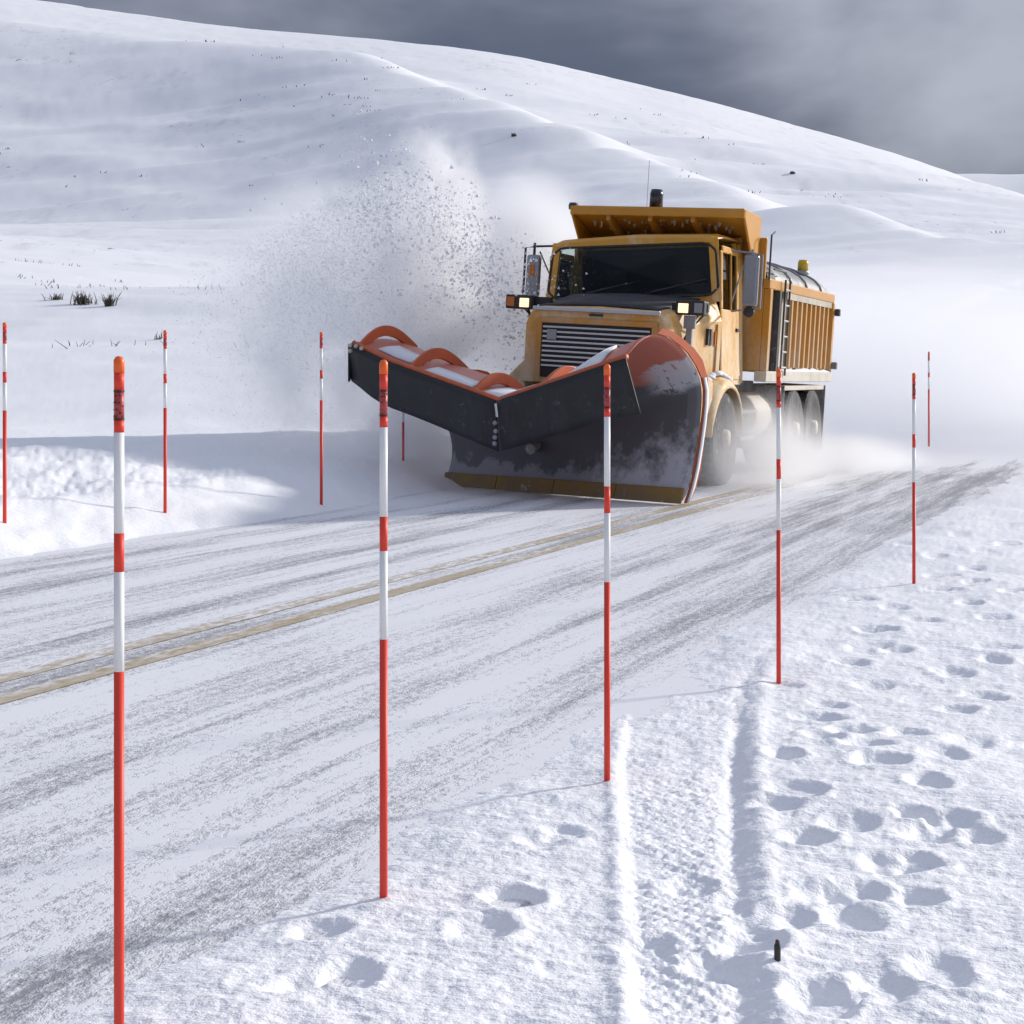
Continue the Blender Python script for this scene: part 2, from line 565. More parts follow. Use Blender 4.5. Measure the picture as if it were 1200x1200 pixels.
SNOW = m_snow()
ROAD = m_road()
LINE = m_line()
YEL = m_paint('yellow_truck_paint', (.64, .31, .028), dirt=(.68, .58, .42), amount=.9, z0=.9, z1=3.0, frost=.6)
YELD = m_paint('yellow_body_paint', (.54, .245, .024), amount=.5, z0=.9, z1=2.5, frost=.3)
YELS = m_paint('shield_paint', (.58, .265, .025), amount=.25, z0=.9, z1=2.9, frost=.0)
FROSTY = m_paint('salted_steel', (.42, .36, .27), dirt=(.62, .58, .52), amount=.8, z0=.9, z1=2.9, frost=.6)
BLACK = m_paint('dark_chassis', (.045, .045, .047), dirt=(.36, .35, .34), amount=.85, z0=.6, z1=2.2, rough=.6, frost=.8)
MATTE = m_plain('matte_black', (.022, .021, .022), .55)
RUB = m_paint('rubber_flap', (.012, .0125, .015), dirt=(.10, .10, .11), amount=.30, z0=.3, z1=1.3, rough=.55, frost=.25)
TYRE = m_paint('tyre_rubber', (.03, .03, .031), dirt=(.22, .215, .21), amount=.8, z0=.3, z1=1.4, rough=.75, frost=.8)
CHROME = m_plain('bright_metal', (.55, .56, .58), .28, .9, .1)
GREY = m_plain('grey_metal', (.30, .31, .33), .4, .5, .2)
ORANGE = m_paint('orange_plow_paint', (.62, .115, .028), dirt=(.26, .12, .07), amount=.6, z0=.4, z1=2.0, rough=.4, frost=.3)
EDGE = m_paint('worn_yellow_steel', (.34, .20, .045), dirt=(.20, .17, .13), amount=.7, z0=.0, z1=.3, rough=.6, frost=.5, nscale=5)
GLASS = m_glass('dark_tinted_glass', (.50, .62, .60))
GLASS2 = m_glass('side_window_glass', (.72, .84, .82))
TARP = m_paint('grey_tarp', (.25, .25, .245), dirt=(.55, .54, .52), amount=.5, z0=2.2, z1=3.4, rough=.28, frost=.2)
LAMP = m_emit('lit_headlamp', (1.0, .66, .34), 1.0)
AMBER = m_plain('amber_lens', (.60, .40, .02), .3)
AMBERD = m_plain('marker_lens', (.55, .16, .02), .35)
CRUST = m_plain('crusted_snow', (.78, .79, .82), .8, 0, .05)
SMOKE = m_plain('dark_lens', (.02, .02, .03), .25)
RED = m_plain('red_stake_paint', (.76, .045, .020), .5, 0, .04)
WHITE = m_plain('white_stake_paint', (.82, .82, .80), .4, 0, .04)
TIP = m_plain('orange_cap', (.86, .13, .012), .4, 0, .05)
SEAT = m_plain('seat_cloth', (.03, .03, .035), .9)


def m_band():
    m, N, b = mat('printed_label_band')
    p = N.n('ShaderNodeTexCoord').outputs['Object']
    v = N.n('ShaderNodeTexVoronoi', feature='F1'); v.inputs['Scale'].default_value = 210
    N.t.links.new(N.scale(p, (1, 1, .6)), v.inputs['Vector'])
    k = N.map(v.outputs['Distance'], .30, .42, .5, .0)
    N.put(b.inputs['Base Color'], N.mix(k, (.42, .05, .045), (.06, .012, .015)))
    b.inputs['Roughness'].default_value = .45
    return m


BAND = m_band()
INK = m_plain('dark_print', (.05, .012, .014), .5, 0, .05)
TWIG = m_plain('dry_twig', (.10, .085, .06), .9, 0, .4)

# ------------------------------------------------------------------ ground
a_in = np.arange(-22.0, 22.0001, .062)
a_o = 22 + np.cumsum(np.geomspace(.1, 8, 44)); a_o = a_o[a_o < 178]
ang = np.radians(np.concatenate([-a_o[::-1], a_in, a_o]))
dy = np.arange(880, 101, -1.6)
rr = np.concatenate([np.geomspace(.05, 2.3, 16), 2070 / dy,
                     np.geomspace(20.8, 60, 76)[0:], np.geomspace(60.6, 700, 270), np.geomspace(735, 3600, 32)])
RR, AA = np.meshgrid(rr, ang, indexing='ij')
GX = RR * np.sin(AA); GY = RR * np.cos(AA)
GZ = ground_z(GX, GY)
ground = link(bpy.data.objects.new('snow_ground', grid_mesh('snow_ground', np.stack([GX, GY, GZ], -1), True)))
ground.data.materials.append(SNOW)
tag(ground, 'snow covered ground rising into a broad white hill', kind='structure')


def gz(x, y):
    return float(ground_z(np.array([float(x)]), np.array([float(y)]))[0])


def bz(x, y):
    return float(base_z(np.array([float(x)]), np.array([float(y)]))[0])


# far sunlit ridge beyond the hill
fx = np.linspace(-500, 1500, 160); fy = np.linspace(0, 1, 24)
FU, FX = np.meshgrid(fy, fx, indexing='ij')
FY = 1500 + FU * 1400
FZ = -30 + (EYE + 30 + 239 / 1800 * 2000) * np.sin(np.clip(FU / .36, 0, 1) * np.pi / 2) * (1 - .3 * sstep(FU, .5, 1)) + 7 * fbm(FX / 160, FY / 120, 4, 91)
FZ -= 140 * sstep(-FX, -380, 300)
far = link(bpy.data.objects.new('distant_hill', grid_mesh('distant_hill', np.stack([FX, FY, FZ], -1))))
far.data.materials.append(SNOW)
tag(far, 'far bright snowy ridge beyond the right end of the hill', kind='structure')


# road strip
def strip(name, w0, w1, s0, s1, dz, m, nw=2, ds=1.0):
    S, Wd = np.meshgrid(np.arange(s0, s1 + ds, ds), np.linspace(w0, w1, nw), indexing='ij')
    X = S * SD + Wd * CD; Y = S * CD - Wd * SD
    Z = base_z(X, Y) + dz
    me = grid_mesh(name, np.stack([X, Y, Z], -1))
    uvl = me.uv_layers.new(name='UVMap')
    li = np.empty(len(me.loops), dtype=np.int32); me.loops.foreach_get('vertex_index', li)
    UV = np.stack([Wd.reshape(-1)[li], S.reshape(-1)[li]], -1).astype(np.float32)
    uvl.data.foreach_set('uv', UV.reshape(-1))
    o = link(bpy.data.objects.new(name, me)); me.materials.append(m)
    return o


rd = strip('road', -7.7, -1.2, -40, 75, 0.0, ROAD, 8, .5)
tag(rd, 'two lane road with wind streaked snow over dark asphalt', kind='structure')
for c in (-4.145, -3.875):
    l = strip('yellow_line', c - .058, c + .058, -40, 18.5, .004, LINE, 2, .5)
    l.parent = rd


# ------------------------------------------------------------------ mesh builder
class MB:
    def __init__(s):
        s.bm = bmesh.new()

    def box(s, x0, x1, y0, y1, z0, z1, M=None):
        v = [s.bm.verts.new((x, y, z)) for x in (x0, x1) for y in (y0, y1) for z in (z0, z1)]
        for f in ((0, 1, 3, 2), (4, 6, 7, 5), (0, 4, 5, 1), (2, 3, 7, 6), (0, 2, 6, 4), (1, 5, 7, 3)):
            s.bm.faces.new([v[i] for i in f])
        if M is not None: bmesh.ops.transform(s.bm, matrix=M, verts=v)
        return s

    def hexa(s, P):
        """8 points ordered like box()"""
        v = [s.bm.verts.new(p) for p in P]
        for f in ((0, 1, 3, 2), (4, 6, 7, 5), (0, 4, 5, 1), (2, 3, 7, 6), (0, 2, 6, 4), (1, 5, 7, 3)):
            s.bm.faces.new([v[i] for i in f])
        return s

    def prism(s, pts, axis, a, b):
        """polygon pts extruded along axis (0,1,2) from a to b"""
        def P(p, t):
            q = list(p); q.insert(axis, t); return q
        A = [s.bm.verts.new(P(p, a)) for p in pts]; B = [s.bm.verts.new(P(p, b)) for p in pts]
        n = len(pts)
        s.bm.faces.new(A); s.bm.faces.new(B[::-1])
        for i in range(n):
            s.bm.faces.new((A[i], B[i], B[(i + 1) % n], A[(i + 1) % n]))
        return s

    def plate(s, pts, thick):
        """flat polygon in space given a thickness along its normal"""
        P = [Vector(p) for p in pts]
        n = (P[1] - P[0]).cross(P[2] - P[1]).normalized() * thick
        A = [s.bm.verts.new(p) for p in P]; B = [s.bm.verts.new(p - n) for p in P]
        k = len(P)
        s.bm.faces.new(A); s.bm.faces.new(B[::-1])
        for i in range(k):
            s.bm.faces.new((A[i], B[i], B[(i + 1) % k], A[(i + 1) % k]))
        return s

    def tube(s, path, r, seg=8):
        path = [Vector(p) for p in path]
        rings = []
        for i, p in enumerate(path):
            d = (path[min(i + 1, len(path) - 1)] - path[max(i - 1, 0)]).normalized()
            up = Vector((0, 0, 1)) if abs(d.z) < .9 else Vector((1, 0, 0))
            a = d.cross(up).normalized(); b = d.cross(a)
            ri = r[i] if isinstance(r, (list, tuple)) else r
            rings.append([s.bm.verts.new(p + (a * math.cos(t) + b * math.sin(t)) * ri) for t in [2 * math.pi * k / seg for k in range(seg)]])
        for A, B in zip(rings[:-1], rings[1:]):
            for k in range(seg):
                s.bm.faces.new((A[k], A[(k + 1) % seg], B[(k + 1) % seg], B[k]))
        s.bm.faces.new(rings[0]); s.bm.faces.new(rings[-1][::-1])
        return s

    def lathe(s, prof, M=None, seg=28):
        """(radius, height) profile about local z; closed at ends by caps"""
        rings = [[s.bm.verts.new((r * math.cos(2 * math.pi * k / seg), r * math.sin(2 * math.pi * k / seg), h)) for k in range(seg)] for r, h in prof]
        for A, B in zip(rings[:-1], rings[1:]):
            for k in range(seg):
                s.bm.faces.new((A[k], A[(k + 1) % seg], B[(k + 1) % seg], B[k]))
        s.bm.faces.new(rings[0]); s.bm.faces.new(rings[-1][::-1])
        if M is not None: bmesh.ops.transform(s.bm, matrix=M, verts=[v for r in rings for v in r])
        return s

    def loft(s, rings, closed=False, caps=False):
        V = [[s.bm.verts.new(p) for p in r] for r in rings]
        n = len(V[0])
        for A, B in zip(V[:-1], V[1:]):
            for k in range(n if closed else n - 1):
                s.bm.faces.new((A[k], A[(k + 1) % n], B[(k + 1) % n], B[k]))
        if caps:
            s.bm.faces.new(V[0]); s.bm.faces.new(V[-1][::-1])
        return s

    def build(s, name, m, parent=None, bevel=0.0, smooth=False, label=None, solid=0.0):
        bmesh.ops.recalc_face_normals(s.bm, faces=s.bm.faces)
        me = bpy.data.meshes.new(name)
        s.bm.to_mesh(me); s.bm.free()
        me.materials.append(m)
        if smooth:
            me.polygons.foreach_set('use_smooth', [True] * len(me.polygons))
        o = link(bpy.data.objects.new(name, me), parent)
        if solid:
            md = o.modifiers.new('solid', 'SOLIDIFY'); md.thickness = solid; md.offset = 0
        if bevel:
            md = o.modifiers.new('bevel', 'BEVEL'); md.width = bevel; md.segments = 2; md.limit_method = 'ANGLE'
        if label: o['label'] = label
        if name in ('lug_nuts', 'ice_crust', 'snow_crust', 'printed_text', 'stems'): o['kind'] = 'stuff'
        return o


def empty(name, loc=(0, 0, 0), rz=0, parent=None):
    o = bpy.data.objects.new(name, None)
    o.location = loc; o.rotation_euler = (0, 0, rz)
    o.empty_display_size = .2
    return link(o, parent)


def copy_tree(o, parent=None):
    c = o.copy()
    sc.collection.objects.link(c)
    if parent is not None:
        c.parent = parent
    for ch in list(o.children):
        copy_tree(ch, c)
    return c


# ------------------------------------------------------------------ the truck
T0 = road(16.37, -5.71)
truck = empty('dump_truck', (T0[0], T0[1], 0), -RA)
tag(truck, 'yellow orange dump truck driving on the snowy road with a wide snowplow on its front', 'truck')
ROLL = R(3.6)


def roll(o):
    """the sprung body leans towards the crown of the road; pivot at z = .7"""
    piv = Vector((0, 0, .7))
    M = Matrix.Translation(piv) @ Matrix.Rotation(ROLL, 4, 'Y') @ Matrix.Translation(-piv)
    o.matrix_local = M
    return o


def part(mb, name, m, **k):
    return roll(mb.build(name, m, truck, **k))


def sub(mb, name, m, parent, **k):
    return mb.build(name, m, parent, **k)


# frame and axles
f = MB()
for x in (-.42, .42): f.box(x - .05, x + .05, -1.0, 5.2, .72, .98)
for y in (-.6, 1.2, 2.4, 3.4, 4.3, 5.1): f.box(-.37, .37, y - .05, y + .05, .78, .94)
f.tube([(-.95, .1, .5), (.95, .1, .5)], .06)
for y in (3.35, 4.45): f.tube([(-1.0, y, .5), (1.0, y, .5)], .09)
f.build('chassis_frame', BLACK, truck, bevel=.008)

# wheels
def wheel_mesh(width, r=.52):
    h = width / 2
    t = MB()
    prof = [(r * .56, -h * .9), (r * .80, -h), (r * .95, -h * .96), (r, -h * .78), (r, -h * .05), (r * .975, 0), (r, h * .05), (r, h * .78), (r * .95, h * .96), (r * .80, h), (r * .56, h * .9)]
    t.lathe(prof, Matrix.Rotation(R(90), 4, 'Y'), 40)
    n = 34
    for k in range(n):
        a = 2 * math.pi * k / n
        for sd in (-1, 1):
            t.box(sd * h * .12 if sd > 0 else -h * .80, h * .80 if sd > 0 else -h * .12, -.022, .022, r - .004, r + .012,
                  Matrix.Rotation(a + sd * .04, 4, 'X'))
    return t


def rim_mesh(width, r=.30, deep=.10):
    h = width / 2
    t = MB()
    t.lathe([(r * .3, -h * .5), (r, -h * .8), (r * 1.04, h * .88), (r * .94, h * .9), (r * .86, h * .9 - deep), (r * .5, h * .9 - deep * .8), (r * .36, h * .9 - deep * .3), (r * .30, h * .9 + .05), (.02, h * .9 + .06)],
            Matrix.Rotation(R(90), 4, 'Y'), 32)
    return t


def lug_mesh(width, r=.30):
    t = MB(); h = width / 2
    for k in range(10):
        a = 2 * math.pi * k / 10
        t.tube([(h * .9 - .09, math.cos(a) * r * .62, math.sin(a) * r * .62), (h * .9 - .04, math.cos(a) * r * .62, math.sin(a) * r * .62)], .016, 6)
    return t


def wheel(width):
    w_ = empty('wheel', parent=truck)
    tm = wheel_mesh(width).build('tyre', TYRE, w_, smooth=False)
    rm = rim_mesh(width).build('rim', FROSTY, w_, smooth=True)
    lg = lug_mesh(width).build('lug_nuts', GREY, w_)
    return w_


wf = wheel(.30)
wf.location = (1.03, .1, .515)
wr = wheel(.27)
wr.location = (1.08, 3.35, .515)
spots = [(wf, (-1.03, .1), 180)] + [(wr, (1.08, 4.45), 0), (wr, (-1.08, 3.35), 180), (wr, (-1.08, 4.45), 180),
                                      (wr, (.76, 3.35), 0), (wr, (.76, 4.45), 0), (wr, (-.76, 3.35), 180), (wr, (-.76, 4.45), 180)]
for src, (x, y), rz in spots:
    c = copy_tree(src, truck)
    c.location = (x, y, .515); c.rotation_euler = (0, 0, R(rz))

# hood: lofted sections from nose to cowl
def hood_ring(y, hw, zt, zs, zb, crown):
    return [(-hw, y, zb), (-hw, y, zs), (-hw * .93, y, zt - .03), (-hw * .80, y, zt), (0, y, zt + crown), (hw * .80, y, zt), (hw * .93, y, zt - .03), (hw, y, zs), (hw, y, zb)]


hd = MB().loft([hood_ring(-1.02, .80, 1.88, 1.72, 1.10, .02), hood_ring(-.95, .815, 1.92, 1.76, 1.08, .02), hood_ring(-.4, .86, 1.99, 1.80, 1.08, .02), hood_ring(.15, .93, 2.07, 1.86, 1.08, .03), hood_ring(.42, .98, 2.10, 1.88, 1.08, .03)], caps=True)
hood = part(hd, 'hood', YEL, smooth=False, bevel=.012)
# black sheet over the sloping hood top
ps = []
for y, hw, z in ((-.90, .70, 1.945), (-.4, .74, 2.013), (.15, .76, 2.10), (.36, .78, 2.13)):
    ps.append([(-hw * 1.02, y, z - .022), (-hw * .5, y, z + .004), (0, y, z + .010), (hw * .5, y, z + .004), (hw * .93, y, z - .016)])
tp = MB().loft(ps)
sub(tp, 'hood_top_panel', MATTE, hood, smooth=True, solid=.016)
# nose: header, grille surround and slats, silver strip
gr = MB()
gr.box(-.60, .64, -1.032, -1.024, 1.16, 1.74)
gril = sub(gr, 'grille', MATTE, hood)
n_sl = 9
for k in range(n_sl):
    z = 1.70 - k * .052
    sub(MB().box(-.585, .625, -1.062, -1.036, z - .011, z + .011), 'grille_slat', CHROME, hood, bevel=.003)
gb = MB()
gb.box(-.66, -.60, -1.062, -1.021, 1.10, 1.80); gb.box(.64, .70, -1.062, -1.021, 1.10, 1.80); gb.box(-.66, .70, -1.066, -1.021, 1.743, 1.80)
sub(gb, 'grille_surround', YELD, hood, bevel=.006)
sub(MB().box(-.53, -.42, -1.074, -1.064, 1.56, 1.675), 'grille_badge', GREY, hood, bevel=.006)
sub(MB().box(-.72, .72, -1.055, -1.02, 1.872, 1.918), 'trim_strip', CHROME, hood, bevel=.008)
sub(MB().box(-.07, .08, -1.045, -1.02, 1.835, 1.858), 'hood_emblem', MATTE, hood)
for sx in (-1, 1):
    for dyv in (0, .10):
        sub(MB().box(sx * .915 if sx > 0 else -.945, .945 if sx > 0 else -.915, .02 + dyv, .075 + dyv, 1.60, 1.78), 'hood_vent', MATTE, hood)
    sub(MB().box(sx * .93 if sx > 0 else -.965, .965 if sx > 0 else -.93, .235, .27, 1.60, 1.76), 'side_marker', AMBERD, hood)
    sub(MB().box(sx * .955 - .02, sx * .955 + .02, .28, .31, 1.3, 1.84), 'hood_latch', YELD, hood)

# front fenders: wheel arches
for sx in (-1, 1):
    fd = MB()
    prof = []
    for k in range(15):
        a = R(180 - k * 180 / 14 * .98)
        prof.append((.1 + .68 * math.cos(a), .62 + .62 * math.sin(a)))
    rings = []
    for x, sc_, dz in ((sx * .70, 1.0, .05), (sx * 1.02, 1.0, .03), (sx * 1.16, .985, 0.0), (sx * 1.20, .955, -.03), (sx * 1.205, .93, -.05)):
        rings.append([(x, .1 + (y - .1) * sc_, .62 + (z - .62) * sc_ + (dz if z > .8 else 0)) for y, z in prof])
    fd.loft(rings)
    fo = part(fd, 'front_fender', YEL, smooth=True, solid=.02)
    # nose filler between fender and hood, packed snow lip
    nf = MB()
    nf.hexa([(sx * .79, -.98, .75), (sx * .79, -.98, 1.36), (sx * .79, -.30, .9), (sx * .79, -.30, 1.5),
             (sx * 1.12, -.72, .75), (sx * 1.10, -.74, 1.14), (sx * 1.17, -.42, .9), (sx * 1.15, -.36, 1.21)])
    sub(nf, 'fender_nose', YEL, fo, bevel=.03)
    sl = MB()
    for k in range(10):
        y = -.35 + k * .085; zz = 1.245 + .10 * math.sin((k + 1) / 11 * math.pi) - .03
        sl.lathe([(.01, -.016), (.05 + random.random() * .02, -.012), (.045, .014), (.01, .028)], Matrix.Translation((sx * (1.06 + random.random() * .06), y, zz - .012)) @ Matrix.Scale(1.4, 4, (0, 1, 0)), 9)
    sub(sl, 'snow_crust', CRUST, fo, smooth=True)

# bumper behind the plow and plow hitch
bp = MB().box(-1.15, 1.15, -1.22, -1.08, .55, .85)
bmp = part(bp, 'bumper', BLACK, bevel=.02)
ht = MB()
for x in (-.4, .4):
    ht.tube([(x, -1.1, .55), (x * .8, -1.9, .45)], .06)
ht.box(-.5, .5, -1.45, -1.25, .35, 1.0)
ht.tube([(0, -1.3, .95), (0, -1.8, 1.0)], .045)
ht.build('plow_hitch', BLACK, truck, bevel=.01)

# cab
CY0, CY1 = .40, 1.42
cb_ = MB()
def pil(a, b, w, d):
    a = Vector(a); b = Vector(b)
    cb_.hexa([a + Vector((x, y, 0)) for x in (-w, w) for y in (-d, d) for _ in (0,)] and
             [Vector((p.x + x, p.y + y, p.z)) for x in (-w, w) for y in (-d, d) for p in (a, b)])
cb_.box(-1.04, 1.04, CY1 - .05, CY1, 1.12, 2.84)                # rear wall
cb_.box(-1.03, 1.03, CY0, CY1 - .052, 1.10, 1.18)               # floor
# roof: crowned loft
rf = []
for y, hw, z in ((.42, .93, 2.765), (.47, .98, 2.80), (.75, 1.02, 2.835), (1.2, 1.03, 2.84), (1.44, 1.02, 2.82)):
    rf.append([(-hw, y, z - .06), (-hw, y, z - .04), (-hw * .9, y, z), (0, y, z + .03), (hw * .9, y, z), (hw, y, z - .04), (hw, y, z - .06)])
cb_.loft(rf, closed=True, caps=True)
for sx in (-1, 1):
    pil((sx * 1.0, .40, 2.04), (sx * .935, .475, 2.74), .035, .04)   # A pillar
    pil((sx * 1.02, 1.24, 1.2), (sx * .99, 1.24, 2.76), .025, .05)   # B pillar
    cb_.box(sx * 1.0 - .04, sx * 1.0 + .04, 1.292, CY1 - .052, 1.18, 2.76)     # rear quarter
cb_.box(-1.0, 1.0, .375, .44, 1.7, 2.125)                       # cowl
cab = part(cb_, 'cab', YEL, bevel=.012)
cab.matrix_local = cab.matrix_local @ Matrix.Translation((-.012, 0, 0)) @ Matrix.Diagonal((.995, 1, 1, 1))
def wpt(u, z, off=0.0):
    """u in -1..1 across, z height: a point of the raked windshield"""
    t = (z - 2.11) / .67
    return (u * lerp(1.03, .965, t), lerp(.340, .410, t) + .05 * u * u + off, z)


RC = []
for (cu, cz, a0) in ((.85, 2.25, -90), (.85, 2.565, 0), (-.85, 2.565, 90), (-.85, 2.25, 180)):
    for q in range(9):
        a = R(a0 + q * 11.25)
        RC.append((cu + .165 * math.cos(a), cz + .14 * math.sin(a)))
nu = 28
ws = MB()
cen = []
rings = [[wpt(u * f_, 2.408 + (z - 2.408) * f_, -.004) for u, z in RC] for f_ in (1.0, .66, .33, .02)]
ws.loft(rings, closed=True); ws.bm.faces.new([v for v in ws.bm.verts][-len(RC):])
sub(ws, 'windshield', GLASS, cab, smooth=True)
gs = MB().tube([wpt(u, z, -.012) for u, z in RC + RC[:1]], .016, 6)
sub(gs, 'windshield_gasket', MATTE, cab, smooth=True)
fr_ = MB()
def outer(u, z):
    m_ = max(abs(u) / 1.04, abs(z - 2.408) / .36)
    return (u / m_, 2.408 + (z - 2.408) / m_)
fr_.loft([[wpt(u, z, .006) for u, z in RC], [wpt(*outer(u, z), .010) for u, z in RC]], closed=True)
sub(fr_, 'windshield_frame', YEL, cab, solid=.02)
for x0 in (-.62, .18):
    wp = MB().tube([(x0, .345, 2.14), (x0 + .30, .352, 2.20), (x0 + .42, .362, 2.23)], .008, 6).tube([(x0 + .08, .352, 2.165), (x0 + .72, .372, 2.29)], .010, 6)
    sub(wp, 'wiper', MATTE, cab)
for sx in (-1, 1):
    dm = MB()
    x0, x1 = (sx * 1.022, sx * 1.05) if sx > 0 else (-1.05, -1.022)
    dm.box(x0, x1, .46, 1.22, 1.16, 1.96)
    dm.box(x0, x1, .46, .53, 1.96, 2.62); dm.box(x0, x1, 1.14, 1.22, 1.96, 2.68); dm.box(x0, x1, .53, 1.14, 2.60, 2.68)
    door = sub(dm, 'door', YEL, cab, bevel=.012)
    # (window is inside the door panel)
    gp = MB().box(min(sx * 1.032, sx * 1.038), max(sx * 1.032, sx * 1.038), .52, 1.15, 1.95, 2.61)
    sub(gp, 'door_window', GLASS2, cab)
    hb = MB().box(min(sx * 1.05, sx * 1.075), max(sx * 1.05, sx * 1.075), 1.06, 1.18, 1.72, 1.755)
    sub(hb, 'door_handle', MATTE, cab, bevel=.005)
    db = MB().tube([(sx * 1.055, .835, 1.955), (sx * 1.055, .835, 2.61)], .012, 6)
    sub(db, 'window_divider', YELD, cab)
# roof markers, interior
it = MB().box(-.93, .93, .45, .75, 1.2, 2.05)
sub(it, 'dashboard', SEAT, cab, bevel=.03)
for x in (-.48, .48):
    st = MB().box(x - .24, x + .24, .9, 1.25, 1.5, 1.72).box(x - .22, x + .22, 1.18, 1.30, 1.722, 2.3).box(x - .13, x + .13, 1.2, 1.29, 2.302, 2.5)
    sub(st, 'seat', SEAT, cab, bevel=.04)
sw = MB()
sw.tube([(.48 + .21 * math.cos(t), .86 + .10 * math.sin(t), 2.02 + .18 * math.sin(t)) for t in [k * math.pi / 10 for k in range(21)]], .014, 6).tube([(.48, .76, 1.9), (.48, .86, 2.02)], .02, 6)
sub(sw, 'steering_wheel', SEAT, cab)
hl = MB().box(-.95, .95, 1.33, 1.36, 1.2, 2.74)
sub(hl, 'cab_lining', SEAT, cab)

# plow lights on a black crossbar
for sx in (-1, 1):
    lb = MB().box(*sorted((sx * 1.10, sx * .70)), -.60, -.53, 1.945, 2.03)
    lb.tube([(sx * 1.0, -.56, 1.95), (sx * .82, -.62, 1.55)], .014, 6).tube([(sx * 1.08, -.56, 1.95), (sx * .84, -.50, 1.70)], .010, 6)
    part(lb, 'light_bracket', MATTE)['kind'] = 'thing'
for sx in (-1, 1):
    c0 = -1.0 if sx < 0 else .90
    pl = MB().box(c0 - .20, c0 + .12, -.70, -.52, 1.885, 2.04) if sx < 0 else MB().box(c0 - .13, c0 + .19, -.70, -.52, 1.905, 2.06)
    lo = part(pl, 'plow_light', MATTE, bevel=.015)
    zl = 1.905 if sx < 0 else 1.925
    cx = c0 + (.03 if sx < 0 else -.04)
    sub(MB().box(cx - .056, cx + .056, -.712, -.7005, zl, zl + .10), 'headlamp_lens', LAMP, lo, bevel=.01)
    cx2 = cx - .165 if sx < 0 else cx + .165
    sub(MB().box(cx2 - .045, cx2 + .045, -.711, -.7005, zl + .005, zl + .11), 'signal_lens', AMBERD if sx < 0 else GREY, lo, bevel=.01)
pb = MB().box(.885, .95, -.64, -.60, 1.58, 1.90).box(.86, .985, -.66, -.61, 1.76, 1.90)
part(pb, 'lamp_post', GREY)

# mirrors
for sx in (-1, 1):
    mh = MB()
    xa = sx * 1.37 - (.10 if sx > 0 else 0)
    mh.box(xa - .085, xa + .085, .42, .50, 2.02 + sx * .04, 2.60 + sx * .04)
    mo = part(mh, 'side_mirror', GREY, bevel=.03)
    sub(MB().box(xa - .075, xa + .075, .505, .512, 2.09, 2.53), 'mirror_glass', CHROME, mo)
    am = MB()
    am.tube([(sx * 1.02, .52, 2.68), (xa - sx * .02, .46, 2.66), (xa + sx * .115, .46, 2.64), (xa + sx * .115, .46, 2.04)], .014, 6)
    am.tube([(xa, .46, 2.70), (xa, .46, 1.98)], .016, 6)
    am.tube([(sx * 1.05, .50, 2.10), (xa - sx * .07, .46, 2.60)], .009, 6)
    am.tube([(sx * 1.05, .52, 2.00), (xa, .46, 2.03), (xa + sx * .115, .46, 2.05)], .012, 6)
    sub(am, 'mirror_arm', GREY if sx > 0 else MATTE, mo)
    sub(MB().lathe([(.065, 0), (.06, .03), (.02, .05)], Matrix.Translation((xa, .46, 2.0)) @ Matrix.Rotation(R(90), 4, 'X'), 14), 'spot_mirror', MATTE, mo, smooth=True)
    if sx < 0:
        sub(MB().box(xa - .03, xa + .03, .408, .419, 2.30, 2.44), 'mirror_marker', AMBERD, mo)

# steps, tank, battery box below the cab
for k, z in enumerate((.55, .86)):
    part(MB().box(.80, 1.16, .86, 1.55, z - .02, z + .02), 'cab_step', GREY if k == 0 else BLACK, bevel=.006)
    part(MB().box(-1.16, -.80, .86, 1.55, z - .02, z + .02), 'cab_step', BLACK, bevel=.006)
for sx in (-1, 1):
    part(MB().box(min(sx * .55, sx * .92), max(sx * .55, sx * .92), .85, 1.6, .55, 1.08), 'battery_box', BLACK, bevel=.02)
    tk = MB().lathe([(.02, 0), (.27, .01), (.29, .04), (.29, .86), (.27, .89), (.02, .9)], Matrix.Translation((sx * .82, 1.72, .78)) @ Matrix.Rotation(R(-90), 4, 'X'), 24)
    to = part(tk, 'fuel_tank', FROSTY, smooth=True)
# exhaust stack and grab rail in the gap behind the cab
ex = MB().tube([(.70, 1.50, 1.0), (.70, 1.50, 2.45), (.70, 1.53, 2.55)], .055, 12)
part(ex, 'exhaust_pipe', BLACK, smooth=True)

